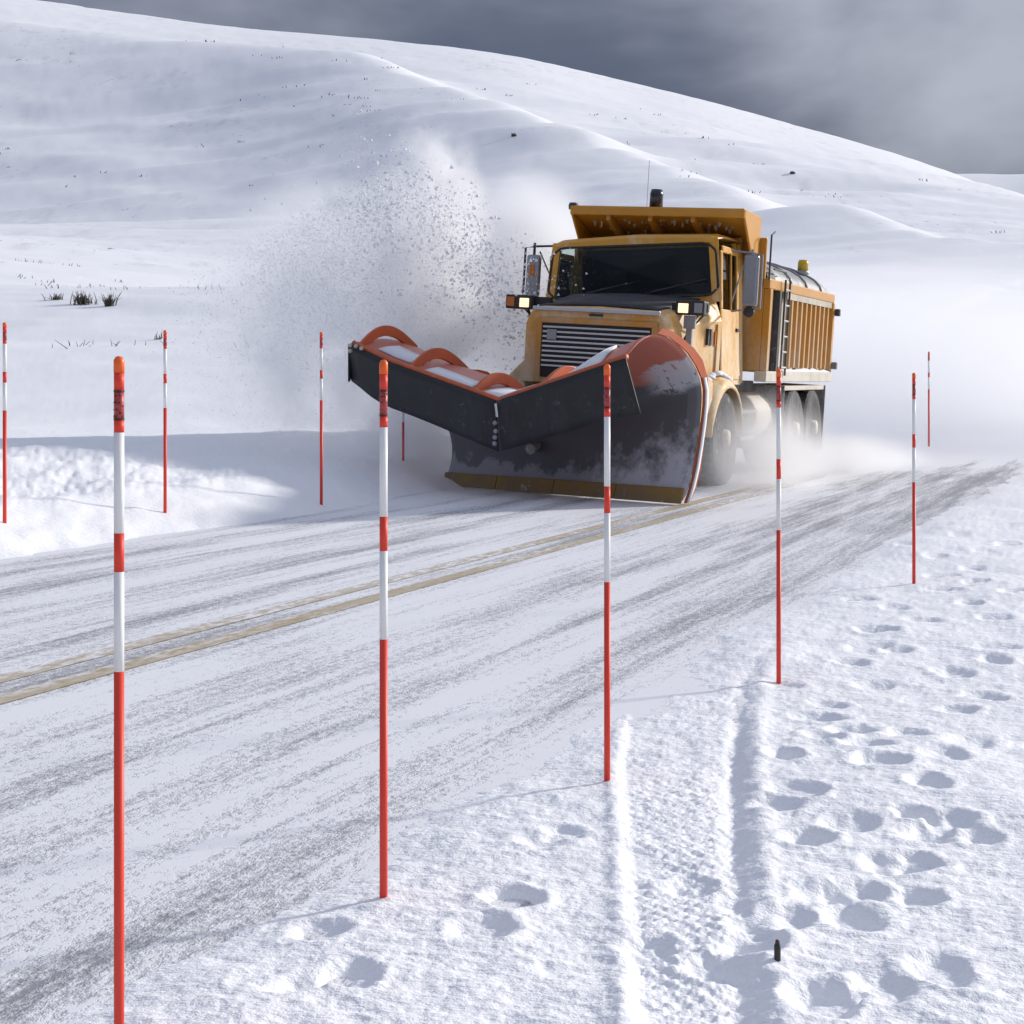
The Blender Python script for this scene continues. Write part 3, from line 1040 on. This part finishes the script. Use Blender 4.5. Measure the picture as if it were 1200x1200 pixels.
# dump body
by0, by1, bxw, bzb, bzt = 1.60, 5.30, 1.15, 1.34, 2.34
bd = MB()
bd.box(-bxw, bxw, by0, by1, bzb - .02, bzb + .05)
bd.box(-bxw + .0, bxw - .0, by0 - .05, by0, bzb, 2.92)            # headboard
body = part(bd, 'dump_body', YELD, bevel=.01)
for sx in (-1, 1):
    xs = sorted((sx * (bxw - .05), sx * bxw))
    sub(MB().box(xs[0], xs[1], by0 + .003, by1 - .003, bzb + .055, bzt), 'side_panel', FROSTY if sx > 0 else YELD, body)
    xr = sorted((sx * (bxw - .055), sx * (bxw + .07)))
    sub(MB().box(xr[0], xr[1], by0 - .05, by1 + .03, bzt - .02, bzt + .10), 'top_rail', YELD, body, bevel=.012)
    sub(MB().prism([(sx * (bxw + .002), bzt - .10), (sx * (bxw + .065), bzt - .10), (sx * (bxw + .065), bzt - .022), (sx * (bxw + .002), bzt - .022)], 1, by0 + .9, by1 - .09), 'salted_ledge', FROSTY, body)
    sub(MB().box(*sorted((sx * (bxw - .06), sx * (bxw + .09))), by0 - .05, by1 + .03, bzb - .13, bzb + .0), 'bottom_rail', FROSTY, body, bevel=.012)
    # snow lying on the ledge
    sn = MB(); prev = None; rings = []
    for k in range(46):
        y = by0 + .8 + k * (by1 - by0 - .82) / 45
        h = .018 + .03 * abs(vnoise(np.array([y * 5.]), np.array([sx * 3.]), 3)[0]) * 2
        if k in (0, 45): h = .004
        x0_, x1_ = sx * (bxw + .004), sx * (bxw + .082)
        rings.append([(x0_, y, bzb + .002), (x0_, y, bzb + h * 1.3), ((x0_ + x1_) / 2, y, bzb + h), (x1_, y, bzb + h * .4), (x1_, y, bzb + .002)])
    sn.loft(rings, caps=True)
    sub(sn, 'snow_crust', CRUST, body, smooth=True)
    n_r = 9
    for k in range(n_r):
        y = by0 + 1.22 + k * .272
        x0_, x1_ = sx * (bxw + .001), sx * (bxw + .062)
        rb = MB().prism([(x0_, y - .055), (x1_, y - .035), (x1_, y + .035), (x0_, y + .055)], 2, bzb + .05, bzt - .105)
        sub(rb, 'side_rib', YELD, body, bevel=.004)
    for y in (by0 + .0, by0 + .48, by1 - .04):
        x0_, x1_ = sorted((sx * (bxw + .001), sx * (bxw + .085)))
        sub(MB().box(x0_, x1_, y - .05, y + .06, bzb + .002, bzt - .023), 'side_post', YELD if y != by0 + .48 else BLACK, body, bevel=.008)
    # ladder with rungs
    ld = MB()
    for y in (by0 + .56, by0 + .80): ld.tube([(sx * (bxw + .11), y, bzb - .05), (sx * (bxw + .11), y, bzt + .12)], .014, 6)
    lo = sub(ld, 'ladder', BLACK, body)
    for k in range(6):
        z = bzb + .05 + k * .19
        sub(MB().tube([(sx * (bxw + .11), by0 + .56, z), (sx * (bxw + .11), by0 + .80, z)], .013, 6), 'ladder_rung', CHROME, body)
# tailgate
tg = MB().box(-bxw, bxw, by1, by1 + .06, bzb + .06, bzt + .06)
for x in (-.8, -.4, 0, .4, .8): tg.box(x - .04, x + .04, by1 + .06, by1 + .11, bzb + .1, bzt)
sub(tg, 'tailgate', YELD, body, bevel=.008)
for z in (bzt - .15, bzb + .1):
    sub(MB().box(1.24, 1.31, by1 - .02, by1 + .06, z - .05, z + .05), 'tailgate_hinge', BLACK, body, bevel=.01)
# cab shield: tray sloping back to the headboard, with side gussets
shy0, shy1, shw = .80, 1.60, 1.04
sh = MB()
sh.hexa([(-shw, shy0, 3.10), (-shw, shy0, 3.14), (-shw, shy1, 2.86), (-shw, shy1, 2.90), (shw, shy0, 3.10), (shw, shy0, 3.14), (shw, shy1, 2.86), (shw, shy1, 2.90)])
shield = part(sh, 'cab_shield', YELS, bevel=.006)
sub(MB().box(-shw - .03, shw + .03, shy0 - .035, shy0 - .001, 3.075, 3.185), 'shield_lip', YELS, shield, bevel=.014)
sub(MB().lathe([(.06, 0), (.065, .05), (.05, .08)], Matrix.Translation((-shw - .01, shy0 + .03, 3.14)), 10), 'corner_cap', BLACK, shield)
for sx in (-1, 1):
    xs = sorted((sx * (shw + .001), sx * (shw + .03)))
    sub(MB().prism([(shy0 + .002, 3.08), (shy0 + .002, 3.18), (shy1 - .06, 3.16), (shy1 - .06, 2.46), (shy1 - .34, 2.62)], 0, xs[0], xs[1]), 'shield_gusset', YELS, shield, bevel=.006)
for x in (-.62, -.1, .42):
    sub(MB().hexa([(x, shy0 + .01, 3.02), (x, shy0 + .01, 3.098), (x, shy1 - .1, 2.74), (x, shy1 - .1, 2.87), (x + .05, shy0 + .01, 3.02), (x + .05, shy0 + .01, 3.098), (x + .05, shy1 - .1, 2.74), (x + .05, shy1 - .1, 2.87)]), 'shield_rib', YELD, shield)
icy = MB()
for k in range(42):
    x = -.85 + k * .041 + random.uniform(-.01, .01); yy = 1.15 + random.uniform(-.2, .2)
    z = 3.10 - (yy - shy0) * .2667 + .002
    icy.lathe([(.006, -.02 - random.random() * .05), (.02 + random.random() * .015, 0.0), (.01, .004)], Matrix.Translation((x, yy, z)), 6)
sub(icy, 'ice_crust', FROSTY, shield)
# rolled tarp over the load
tr_ = []
for k in range(12):
    y = by0 + .35 + k * (by1 - by0 - .40) / 11
    hh = .38 - .03 * math.cos(k * 2.2) - (.06 if k in (0, 11) else 0)
    tr_.append([(1.16 * math.cos(t), y, bzt + .08 + hh * math.sin(t)) for t in [math.pi * j / 20 for j in range(21)]])
tarp = part(MB().loft(tr_, caps=True), 'tarp', TARP, smooth=True)
fe = MB().loft([[(1.18 * math.cos(t), y, bzt + .08 + .42 * math.sin(t)) for t in [math.pi * j / 20 for j in range(21)]] for y in (by0 + .02, by0 + .42)], caps=True)
sub(fe, 'tarp_housing', MATTE, tarp, bevel=.02)
for k in (3, 6, 9):
    y = by0 + .35 + k * (by1 - by0 - .40) / 11
    sub(MB().tube([(1.175 * math.cos(t), y, bzt + .085 + .40 * math.sin(t)) for t in [math.pi * j / 14 for j in range(15)]], .016, 6), 'tarp_bow', GREY, tarp, smooth=True)
for z_ in (2.50,):
    sub(MB().tube([(1.22, by0 - .12, 2.42), (1.22, by0 - .12, 2.95), (1.22, by0 + .05, 3.0)], .012, 6).tube([(1.22, by0 + .1, 2.56), (1.22, by0 + .75, 2.56)], .012, 6), 'tarp_arm', BLACK, tarp)

# beacons and aerial
def beacon(x, y, z, lens, base, h, r):
    b_ = part(MB().lathe([(r * 1.15, 0), (r * 1.2, .03), (r * 1.05, .05)], Matrix.Translation((x, y, z)), 16), 'beacon', base)
    sub(MB().lathe([(r, .05), (r * .98, h * .8), (r * .8, h), (.01, h * 1.02)], Matrix.Translation((x, y, z)), 16), 'beacon_lens', lens, b_, smooth=True)
beacon(-.04, .90, 3.13, SMOKE, GREY, .27, .080)
beacon(.86, 4.80, 2.68, AMBER, GREY, .20, .075)
part(MB().tube([(-.17, .95, 3.12), (-.175, .96, 3.75)], .004, 5), 'aerial', GREY)
# wiring conduit on gusset
# mud flaps and skirts
for sx in (-1, 1):
    part(MB().box(min(sx * .62, sx * 1.22), max(sx * .62, sx * 1.22), 5.06, 5.08, .24, 1.16), 'mud_flap', BLACK)
    part(MB().box(min(sx * .62, sx * 1.22), max(sx * .62, sx * 1.22), 2.60, 2.62, .34, 1.16), 'mud_flap', BLACK)
    xs = sorted((sx * .66, sx * 1.20))
    part(MB().box(xs[0], xs[1], 2.62, 5.06, 1.10, 1.16), 'rear_fender', FROSTY, bevel=.01)
    part(MB().box(min(sx * .75, sx * .82), max(sx * .75, sx * .82), 1.66, 2.6, 1.06, 1.2), 'body_bracket', BLACK)

# ------------------------------------------------------------------ the plow
# plow frame: k along the cutting edge from the far end, q back from it, z up.
BL = Vector((-.74, 16.70)); BR = Vector((1.576, 14.18))
bdir = (BR - BL).normalized(); qdir = Vector((-bdir.y, bdir.x))
if qdir.y < 0: qdir = -qdir
BLEN = (BR - BL).length
tr_inv = Matrix.Rotation(RA, 4, 'Z') @ Matrix.Translation(Vector((-T0[0], -T0[1], 0)))


def plow_pt(k, q, z):
    p = BL + bdir * k + qdir * q
    return tr_inv @ Vector((p.x, p.y, z))


def liptop(k):
    return float(np.interp(k, [-.62, 0, 1.73, 3.42], [1.56, 1.37, .965, 1.363]))


#           q     z(at k=3.42)
PROF = [(0, .02), (.075, .16), (.14, .34), (.19, .54), (.235, .75), (.262, .92), (.268, 1.06), (.235, 1.18), (.16, 1.29),
        (.05, 1.40), (-.08, 1.48), (-.22, 1.55), (-.375, 1.575), (-.53, 1.54), (-.66, 1.46), (-.75, 1.363)]


def prof_at(k, j):
    q, z = PROF[j]
    f_ = liptop(k) / 1.363
    if j >= 8: z -= min(1, max(0, (2.95 - k) / .35)) * max(0, z - 1.34) * .72
    t = min(1, max(0, z / 1.0))
    z2 = z * lerp(1.0, f_, t ** 1.2)
    return q, z2


def kstart(j):
    z = PROF[j][1]
    return lerp(0, -.62, min(1, max(0, (z - .45) / .6)))


NK = 30
pos_, uvs = [], []
for j in range(len(PROF)):
    row, ur = [], []
    for i in range(NK + 1):
        k = lerp(kstart(j), BLEN, i / NK)
        q, z = prof_at(k, j)
        row.append(tuple(plow_pt(k, q, z))); ur.append((k, j / (len(PROF) - 1)))
    pos_.append(row); uvs.append(ur)
me = grid_mesh('plow_moldboard', np.array(pos_))
uvl = me.uv_layers.new(name='UVMap')
li = np.empty(len(me.loops), dtype=np.int32); me.loops.foreach_get('vertex_index', li)
uvl.data.foreach_set('uv', np.array(uvs).reshape(-1, 2)[li].reshape(-1).astype(np.float32))
me.materials.append(m_moldboard())
plow = link(bpy.data.objects.new('plow_moldboard', me), truck)
md = plow.modifiers.new('sub', 'SUBSURF'); md.levels = md.render_levels = 1
md = plow.modifiers.new('solid', 'SOLIDIFY'); md.thickness = .014; md.offset = 0

# lip pipe along the front of the hood
lipk = [-.62, -.3, 0, .5, 1.0, 1.5, 1.73, 1.95, 2.4, 2.9, BLEN]
sub(MB().tube([plow_pt(k, -.755, liptop(k)) for k in lipk], .028, 8), 'lip_bar', ORANGE, plow, smooth=True)
# rubber deflector in two halves, either side of the hinge
def flap(k0, k1, name, n=10, endround=False, taper=False):
    rings = []
    for i in range(n + 1):
        k = lerp(k0, k1, i / n)
        hgt = .49
        if endround: hgt = lerp(.40, .49, min(1, i / 2.5))
        r = []
        for j in range(7):
            t = j / 6
            kk = k + (.19 * t ** 2 * -1 if False else 0)
            q = -.79 + .06 * t + .02 * math.sin(k * 3.1) * t
            r.append(tuple(plow_pt(kk + (.02 * t if i == n and taper else 0), q + (.13 * t if taper and i >= n - 1 else 0), liptop(k) - .015 - hgt * t)))
        rings.append(r)
    return sub(MB().loft(rings), name, RUB, plow, smooth=True, solid=.016)
flap(-.66, 1.715, 'rubber_flap', 14, True)
flap(1.755, BLEN + .02, 'rubber_flap', 12, False, True)
# short return of the flap round the far end
rings = []
for i in range(5):
    t0 = i / 4
    rings.append([tuple(plow_pt(-.665 - .03 * math.sin(t0 * 3), -.79 + .16 * t0, 1.545 + .03 * t0 - (.41 - .08 * t0) * t)) for t in (0, .33, .66, 1)])
sub(MB().loft(rings), 'flap_return', RUB, plow, smooth=True, solid=.016)
# bolts along the flap and centre hinge pin
hp = MB().tube([plow_pt(1.735, -.80, .93), plow_pt(1.735, -.78, .80)], .018, 8)
sub(hp, 'hinge_pin', CHROME, plow)
for z in (.74, .66, .60, .54):
    sub(MB().lathe([(.024, 0), (.024, .02), (.012, .03)], Matrix.Translation(plow_pt(1.735 + .012 * math.sin(z * 90), -.80, z)) @ Matrix.Rotation(R(90), 4, 'X'), 8), 'bolt', GREY, plow)
for (k, z) in ((-.60, 1.50), (-.60, 1.44), (-.5, 1.49), (-.4, 1.465)):
    sub(MB().lathe([(.022, 0), (.022, .02), (.01, .03)], Matrix.Translation(plow_pt(k, -.81, z + .03)) @ Matrix.Rotation(R(90), 4, 'X'), 8), 'bolt', FROSTY, plow)
# curved ribs over the hood
def rib(k, rise, q0, q1, n=16, wdt=.022, hgt=.115, dk=0.0):
    rings = []
    for i in range(n + 1):
        t = i / n
        q = lerp(q0, q1, t)
        # crest height on the sheet at that q
        qs = [p[0] for p in PROF[::-1]][:10]; zs = [prof_at(k, j)[1] for j in range(len(PROF) - 1, -1, -1)][:10]
        zsheet = float(np.interp(q, qs, zs))
        zo = liptop(k) + rise * math.sin(math.pi * (t ** .92)) + .01
        zo = max(zo, zsheet + .02) if t < .85 else zo
        kk = k + dk * t
        rings.append([tuple(plow_pt(kk - wdt, q, zo)), tuple(plow_pt(kk + wdt, q, zo)), tuple(plow_pt(kk + wdt, q, zo - hgt)), tuple(plow_pt(kk - wdt, q, zo - hgt))])
    return sub(MB().loft(rings, closed=True, caps=True), 'rib', ORANGE, plow, bevel=.006)
rib(-.52, .215, -.76, .04)
rib(.36, .20, -.76, .02)
rib(1.36, .17, -.76, -.06)
rib(2.35, .17, -.76, -.06)
# snow lying on the hood between ribs
def snowbed(k0, k1, j0, j1):
    rows = []
    for j in range(j0, j1 + 1):
        r = []
        for i in range(13):
            t = i / 12
            k = lerp(k0, k1, t)
            q, z = prof_at(k, j)
            e = min(1, min(t, 1 - t) * 5) * min(1, (j - j0) * .7 + .05) * min(1, (j1 - j) * .7 + .05)
            r.append(tuple(plow_pt(k, q - .01, z + .014 + .03 * e * (1 + .8 * float(vnoise(np.array([k * 7.]), np.array([j * 1.3]), 5)[0])))))
        rows.append(r)
    return sub(MB().loft(rows), 'snow_crust', CRUST, plow, smooth=True, solid=.02)
snowbed(-.30, .25, 12, 14); snowbed(.55, 1.28, 13, 15); snowbed(1.47, 2.25, 12, 15); snowbed(2.42, 3.1, 13, 15)
# end plates that follow the C profile
for kE, off in ((BLEN, .0), ):
    ring_a, ring_b = [], []
    rings = []
    for j in range(len(PROF) - 3):
        q, z = prof_at(kE, j)
        rings.append([tuple(plow_pt(kE + .012, q, z)), tuple(plow_pt(kE + .03, q, z)), tuple(plow_pt(kE + .03, q + .07 + .02 * math.sin(j), z + (.0 if j < 8 else .05))), tuple(plow_pt(kE + .012, q + .07, z + (.0 if j < 8 else .05)))])
    sub(MB().loft(rings, closed=True, caps=True), 'end_plate', ORANGE, plow)
rings = []
for j in range(0, 8):
    q, z = prof_at(BLEN, j)
    rings.append([tuple(plow_pt(BLEN + .034, q + .012, z)), tuple(plow_pt(BLEN + .034, q + .05 + .012 * math.sin(j * 2.3), z)), tuple(plow_pt(BLEN + .044, q + .05, z)), tuple(plow_pt(BLEN + .044, q + .012, z))])
sub(MB().loft(rings, closed=True, caps=True), 'snow_crust', CRUST, plow, smooth=True)
# cutting edge in sections
n_e = 4
for i in range(n_e):
    k0 = BLEN * i / n_e + .006; k1 = BLEN * (i + 1) / n_e - .006
    ce = MB().hexa([tuple(plow_pt(k, q, z)) for k in (k0, k1) for (q, z) in ((-.035, .012), (.012, .155), (-.012, .012), (.036, .155))])
    eo = sub(ce, 'cutting_edge', EDGE, plow, bevel=.004)
# back braces
for k in (.5, 1.3, 2.1, 2.9):
    rings = []
    for j in range(1, 11):
        q, z = prof_at(k, j)
        rings.append([tuple(plow_pt(k - .02, q + .012, z)), tuple(plow_pt(k + .02, q + .012, z)), tuple(plow_pt(k + .02, q + .12, z)), tuple(plow_pt(k - .02, q + .12, z))])
    sub(MB().loft(rings, closed=True, caps=True), 'back_brace', ORANGE, plow)
sub(MB().tube([plow_pt(.3, .34, .45), plow_pt(3.2, .34, .45)], .06, 8), 'push_frame', BLACK, plow)

# ------------------------------------------------------------------ snow stakes
SEG = [('tip_cap', 0, .031, TIP), ('red_band', .031, .064, RED), ('label_band', .064, .123, BAND), ('red_band', .123, .147, RED), ('white_band', .147, .342, WHITE),
       ('red_band', .342, .417, RED), ('white_band', .417, .610, WHITE), ('red_shaft', .610, 1.60, RED)]


def make_stake(x, y, ztop, r, base, sc_=1.0):
    root = empty('snow_stake', (x, y, base))
    H = ztop - base
    for nm, a, b, m in SEG:
        a *= sc_; b *= sc_
        if nm == 'red_shaft': b = H + .18
        rr_ = r * (1.06 if nm == 'tip_cap' else 1.0)
        pr = [(rr_, H - b), (rr_, H - a)]
        if nm == 'tip_cap': pr = [(rr_, H - b), (rr_, H - a - .006), (rr_ * .6, H - a), (.001, H - a + .001)]
        o = MB().lathe(pr, None, 16).build(nm, m, root, smooth=False)
        for p in o.data.polygons:
            p.use_smooth = len(p.vertices) == 4
        if nm == 'label_band' and r < .012:
            # rows of dark print round the band, and its rims
            pt = MB()
            for zz in np.arange(H - b + .004, H - a - .002, .0062):
                for aa in (200, 250, 290, 340):
                    if random.random() < .42:
                        M = Matrix.Rotation(R(aa + random.uniform(-6, 6)), 4, 'Z') @ Matrix.Translation((rr_, 0, zz))
                        pt.box(-.0002, .0005, -.0016, .0016, 0, random.uniform(.002, .0042), M)
            for zz in (H - b, H - a - .004):
                pt.lathe([(rr_ + .0006, zz), (rr_ + .0006, zz + .003)], None, 16)
            sub(pt, 'printed_text', INK, o)
    return root


nearL = [
    (139.5, 2.63, 418, 'snow stake at the near left, the tallest looking one, its foot below the picture'),
    (449.5, 3.36, 422, 'snow stake whose orange cap stands before the far end of the plow flap'),
    (711.5, 4.31, 427, 'snow stake standing before the black rubber flap at the near end of the plow'),
    (912.5, 5.81, 432, 'snow stake rising in front of the truck rear wheels and dump body'),
    (1071, 8.58, 437, 'snow stake on the right verge beyond the footprints, right of the truck')]
for px, D, top, lab in nearL:
    x = (px - 600) / 1800 * D
    b = gz(x, D)
    s_ = make_stake(x, D, EYE + (446 - top) / 1800 * D, .0088 if D < 7 else .0095, b, D / 2.98 if D < 3 else 1.0)
    tag(s_, lab, 'snow stake', 'red and white stakes marking the near road edge')
farL = [
    (5.5, 10.66, 378, 1.0, 'snow stake on the left snowbank at the very edge of the picture'),
    (193.5, 12.07, 387, 1.0, 'snow stake on the left snowbank beside a small dry twig'),
    (376.5, 13.7, 389, 1.0, 'snow stake on the left snowbank beside the flying snow, left of the plow'),
    (472.5, 17.2, 455, 0.62, 'short looking snow stake half hidden beneath the far end of the plow flap'),
    (1088.5, 24.9, 412, 1.0, 'faint far snow stake in blowing snow right of the truck')]
for px, D, top, k, lab in farL:
    x = (px - 600) / 1800 * D
    b = gz(x, D)
    s_ = make_stake(x, D, EYE + (446 - top) / 1800 * D, .0135 if D < 20 else .016, b, k)
    tag(s_, lab, 'snow stake', 'red and white stakes beyond the road')

# small black stub in the snow
x, y = (911 - 600) / 1800 * 2.98, 2.98
b = gz(x, y)
st = empty('marker_stub', (x, y, b))
MB().lathe([(.0062, -.03), (.0066, .026), (.005, .030)], None, 12).build('stub_shaft', MATTE, st)
MB().lathe([(.0048, .030), (.0040, .036), (.002, .038)], None, 12).build('stub_tip', INK, st)
tag(st, 'tiny black marker stub poking out of the snow at the bottom right', 'marker')


# ------------------------------------------------------------------ dry shrubs and boulders
def shrub(px, py, D, wpx, hpx, n, label, seed, name='dry_shrub'):
    rnd = random.Random(seed)
    x = (px - 600) / 1800 * D
    z = gz(x, D)
    wd = wpx / 1800 * D; hh = hpx / 1800 * D
    o = empty(name, (x, D, z - .05))
    t = MB()
    for i in range(n):
        bx, by = rnd.gauss(0, wd * .28), rnd.gauss(0, wd * .2)
        L = hh * rnd.uniform(.45, 1.15); lean = rnd.gauss(0, .28), rnd.gauss(0, .28)
        r0 = max(.010, D * .00030)
        pts = [(bx, by, -.05), (bx + lean[0] * L * .5, by + lean[1] * L * .4, L * .55), (bx + lean[0] * L * 1.1, by + lean[1] * L, L)]
        t.tube(pts, [r0, r0 * .8, r0 * .3], 4)
        for q in range(2):
            a = rnd.uniform(.3, .8)
            p = Vector(pts[1]) * a
            e = p + Vector((rnd.gauss(0, .3), rnd.gauss(0, .2), rnd.uniform(.2, .4))) * L
            t.tube([p, e], [r0 * .6, r0 * .25], 3)
    t.build('stems', TWIG, o)
    tag(o, label, 'shrub', 'dry shrubs poking out of the snow')
    return o


def at_row(px, py):
    """distance at which the ground seen at that pixel lies"""
    u = (px - 600) / 1800
    D = np.linspace(22, 400, 1500)
    zz = ground_z(u * D, D, False)
    yy = 446 - (zz - EYE) / D * 1800
    hit = np.argmax(yy <= py)
    return float(D[hit]) if hit > 0 else 60.0


shrub(65, 352, at_row(65, 352), 14, 9, 26, 'pale leftmost dry shrub at the foot of the bright terrace', 1)
shrub(98, 356, at_row(98, 357), 20, 16, 60, 'widest dark shrub, the middle one of three below the terrace', 2)
shrub(128, 359, at_row(128, 360), 9, 17, 40, 'tall narrow dark shrub, right one of three below the terrace', 3)
shrub(186, 398, at_row(186, 398), 14, 10, 9, 'sparse bare twig just left of a snow stake', 4)
shrub(602, 160, at_row(602, 160), 5, 4, 22, 'tiny dark shrub high on the hill above the truck', 5)


def boulder(px, py, wpx, label, seed):
    D = at_row(px, py); x = (px - 600) / 1800 * D; z = gz(x, D)
    r = wpx / 1800 * D / 2
    bm = bmesh.new(); bmesh.ops.create_icosphere(bm, subdivisions=2, radius=r)
    rnd = random.Random(seed)
    for v in bm.verts: v.co = Vector((v.co.x * 1.1, v.co.y, v.co.z * .75)) * rnd.uniform(.85, 1.15)
    me = bpy.data.meshes.new('boulder'); bm.to_mesh(me); bm.free(); me.materials.append(m_plain('rock', (.07, .07, .08), .9))
    o = link(bpy.data.objects.new('boulder', me)); o.location = (x, D, z + r * .3)
    tag(o, label, 'boulder')


boulder(928.5, 204, 6, 'small dark boulder alone on the hillside right of the truck', 1)

# sparse grass tips sticking out of the snow over the slopes
tf = MB(); rnd = random.Random(11)
for i in range(300):
    px = rnd.uniform(0, 470) if i % 3 else rnd.uniform(520, 1200)
    D = rnd.uniform(40, 95) if i % 2 and px < 470 else rnd.uniform(150, 330)
    x = (px - 600) / 1800 * D
    if float(vnoise(np.array([x / 16.]), np.array([D / 18.]), 8)[0]) < .05: continue
    z = gz(x, D)
    for j in range(rnd.randint(2, 6)):
        bx, by = x + rnd.gauss(0, .25 + D * .0015), D + rnd.gauss(0, .5)
        h = rnd.uniform(.05, .16) * (1 + D / 200); r0 = D * .00030
        tf.tube([(bx, by, z - .05), (bx + rnd.gauss(0, .1), by, z + h)], [r0, r0 * .4], 3)
go = tf.build('dry_grass', TWIG)
tag(go, 'scattered dead grass tips poking through the snow on the slopes', 'grass', kind='stuff')


# ------------------------------------------------------------------ flying snow
def m_vol(name, dens, power=1.0, nscale=1.2, thr=(.35, .7), col=(.996, .997, 1.0), aniso=.1, floor=.0, stretch=(1, 1, 1), vert=None):
    m = bpy.data.materials.new(name); m.use_nodes = True
    t = m.node_tree
    for n in list(t.nodes): t.nodes.remove(n)
    N = NT(t)
    pos = N.n('ShaderNodeNewGeometry').outputs['Position']
    oc = N.n('ShaderNodeTexCoord').outputs['Object']
    ns = N.noise(N.scale(pos, stretch), nscale, 5, .6, .4)
    wv = N.math('MULTIPLY', N.math('SUBTRACT', N.noise(pos, nscale * .7, 3, .6), .5), .7)
    rad = N.math('ADD', N.vmath('LENGTH', oc), wv)
    fall = N.math('POWER', N.map(rad, 1.0, .15, 0, 1, True), power)
    k = N.math('MULTIPLY', fall, N.map(ns, thr[0], thr[1], floor, 1.0, True))
    pv = N.n('ShaderNodeVolumePrincipled')
    pv.inputs['Color'].default_value = col + (1,)
    pv.inputs['Anisotropy'].default_value = aniso
    N.put(pv.inputs['Density'], N.math('MULTIPLY', k, dens))
    o = N.n('ShaderNodeOutputMaterial')
    t.links.new(pv.outputs[0], o.inputs['Volume'])
    return m


def cloud_obj(name, c, r, m, label, rz=0.0, lean=0.0):
    bm = bmesh.new(); bmesh.ops.create_icosphere(bm, subdivisions=3, radius=1.12)
    me = bpy.data.meshes.new(name); bm.to_mesh(me); bm.free(); me.materials.append(m)
    o = link(bpy.data.objects.new(name, me))
    o.location = c; o.scale = r; o.rotation_euler = (0, lean, rz)
    tag(o, label, 'flying snow', kind='stuff')
    return o


PL = m_vol('plume_snow', 2.4, 1.0, 1.5, (.38, .62), floor=.10)
PLd = m_vol('plume_core_snow', 7.0, .8, 2.2, (.38, .60), floor=.08)
PLr = m_vol('plume_soft_snow', 5.5, 1.1, 1.2, (.32, .62), floor=.3)
MIST = m_vol('mist_snow', 2.0, 1.1, 1.3, (.34, .66), floor=.2)
MISTF = m_vol('far_mist_snow', .42, 1.0, .25, (.2, .6), floor=.6)
cloud_obj('snow_spray', (-1.05, 18.6, 2.2), (.95, .9, 2.3), PLd, 'dense column of snow thrown up behind the far end of the plow', 0, .06)
cloud_obj('snow_spray', (-2.3, 19.6, 1.9), (2.1, 1.5, 2.3), PL, 'broad veil of thrown snow drifting left over the snowbank')
cloud_obj('snow_spray', (.05, 20.8, 2.2), (1.6, 1.2, 2.3), PLr, 'bright snow cloud between the spray column and the cab')
cloud_obj('snow_spray', (-1.15, 17.7, .35), (.9, .7, .9), PLr, 'snow pouring off the far end of the plow onto the bank')
cloud_obj('snow_mist', (2.75, 16.7, .30), (.85, 1.9, .80), MIST, 'snow dust boiling out from behind the blade over the front wheel', -RA)
cloud_obj('snow_mist', (4.3, 20.2, .02), (1.3, 3.4, .50), MIST, 'snow dust swirling round the truck wheels', -RA)
cloud_obj('snow_mist', (8.0, 34, .4), (10.5, 12.5, 3.8), MISTF, 'blown snow haze lying over the road behind the truck')

# lumps of snow flying off the top of the spray
ch = MB(); rnd = random.Random(21)
ico = [Vector(v) for v in ((0, 0, 1), (.94, 0, -.33), (-.47, .82, -.33), (-.47, -.82, -.33), (.3, .4, .7), (-.5, .1, .6))]
def chunk(p, r):
    a = rnd.uniform(0, 6.28)
    vs_ = [ch.bm.verts.new(Vector(p) + Matrix.Rotation(a, 3, 'Z') @ Vector((q.x * rnd.uniform(.6, 1.3), q.y * rnd.uniform(.6, 1.3), q.z * rnd.uniform(.6, 1.2))) * r) for q in ico[:5]]
    for f_ in ((0, 4, 1), (0, 2, 4), (4, 2, 1), (0, 3, 2), (0, 1, 3), (1, 2, 3)):
        try: ch.bm.faces.new([vs_[i] for i in f_])
        except ValueError: pass
for i in range(3600):
    # an arc from the crest down to the cab side
    t = rnd.random()
    px = lerp(425, 640, t ** 1.1) + rnd.gauss(0, 14 + 10 * t)
    py = lerp(195, 400, max(0, t - .08) ** 1.3) + rnd.gauss(0, 26) + abs(rnd.gauss(0, 40)) * (rnd.random() < .6)
    if t < .2: py += rnd.uniform(-10, 80)
    D = rnd.uniform(17.0, 18.4)
    sz = min(.036, abs(rnd.gauss(0, .011)) + .004)
    chunk(((px - 600) / 1800 * D, D, EYE + (446 - py) / 1800 * D), sz)
for i in range(42000):
    px = rnd.gauss(430, 85); py = rnd.gauss(300, 75)
    if py < 190 + abs(px - 470) * .55 + rnd.gauss(0, 9): continue
    D = rnd.uniform(17.2, 19.6)
    chunk(((px - 600) / 1800 * D, D, EYE + (446 - py) / 1800 * D), rnd.uniform(.003, .010))
co = ch.build('snow_lump_shower', CRUST)
tag(co, 'shower of small snow lumps arcing off the top of the spray', 'flying snow', kind='stuff')
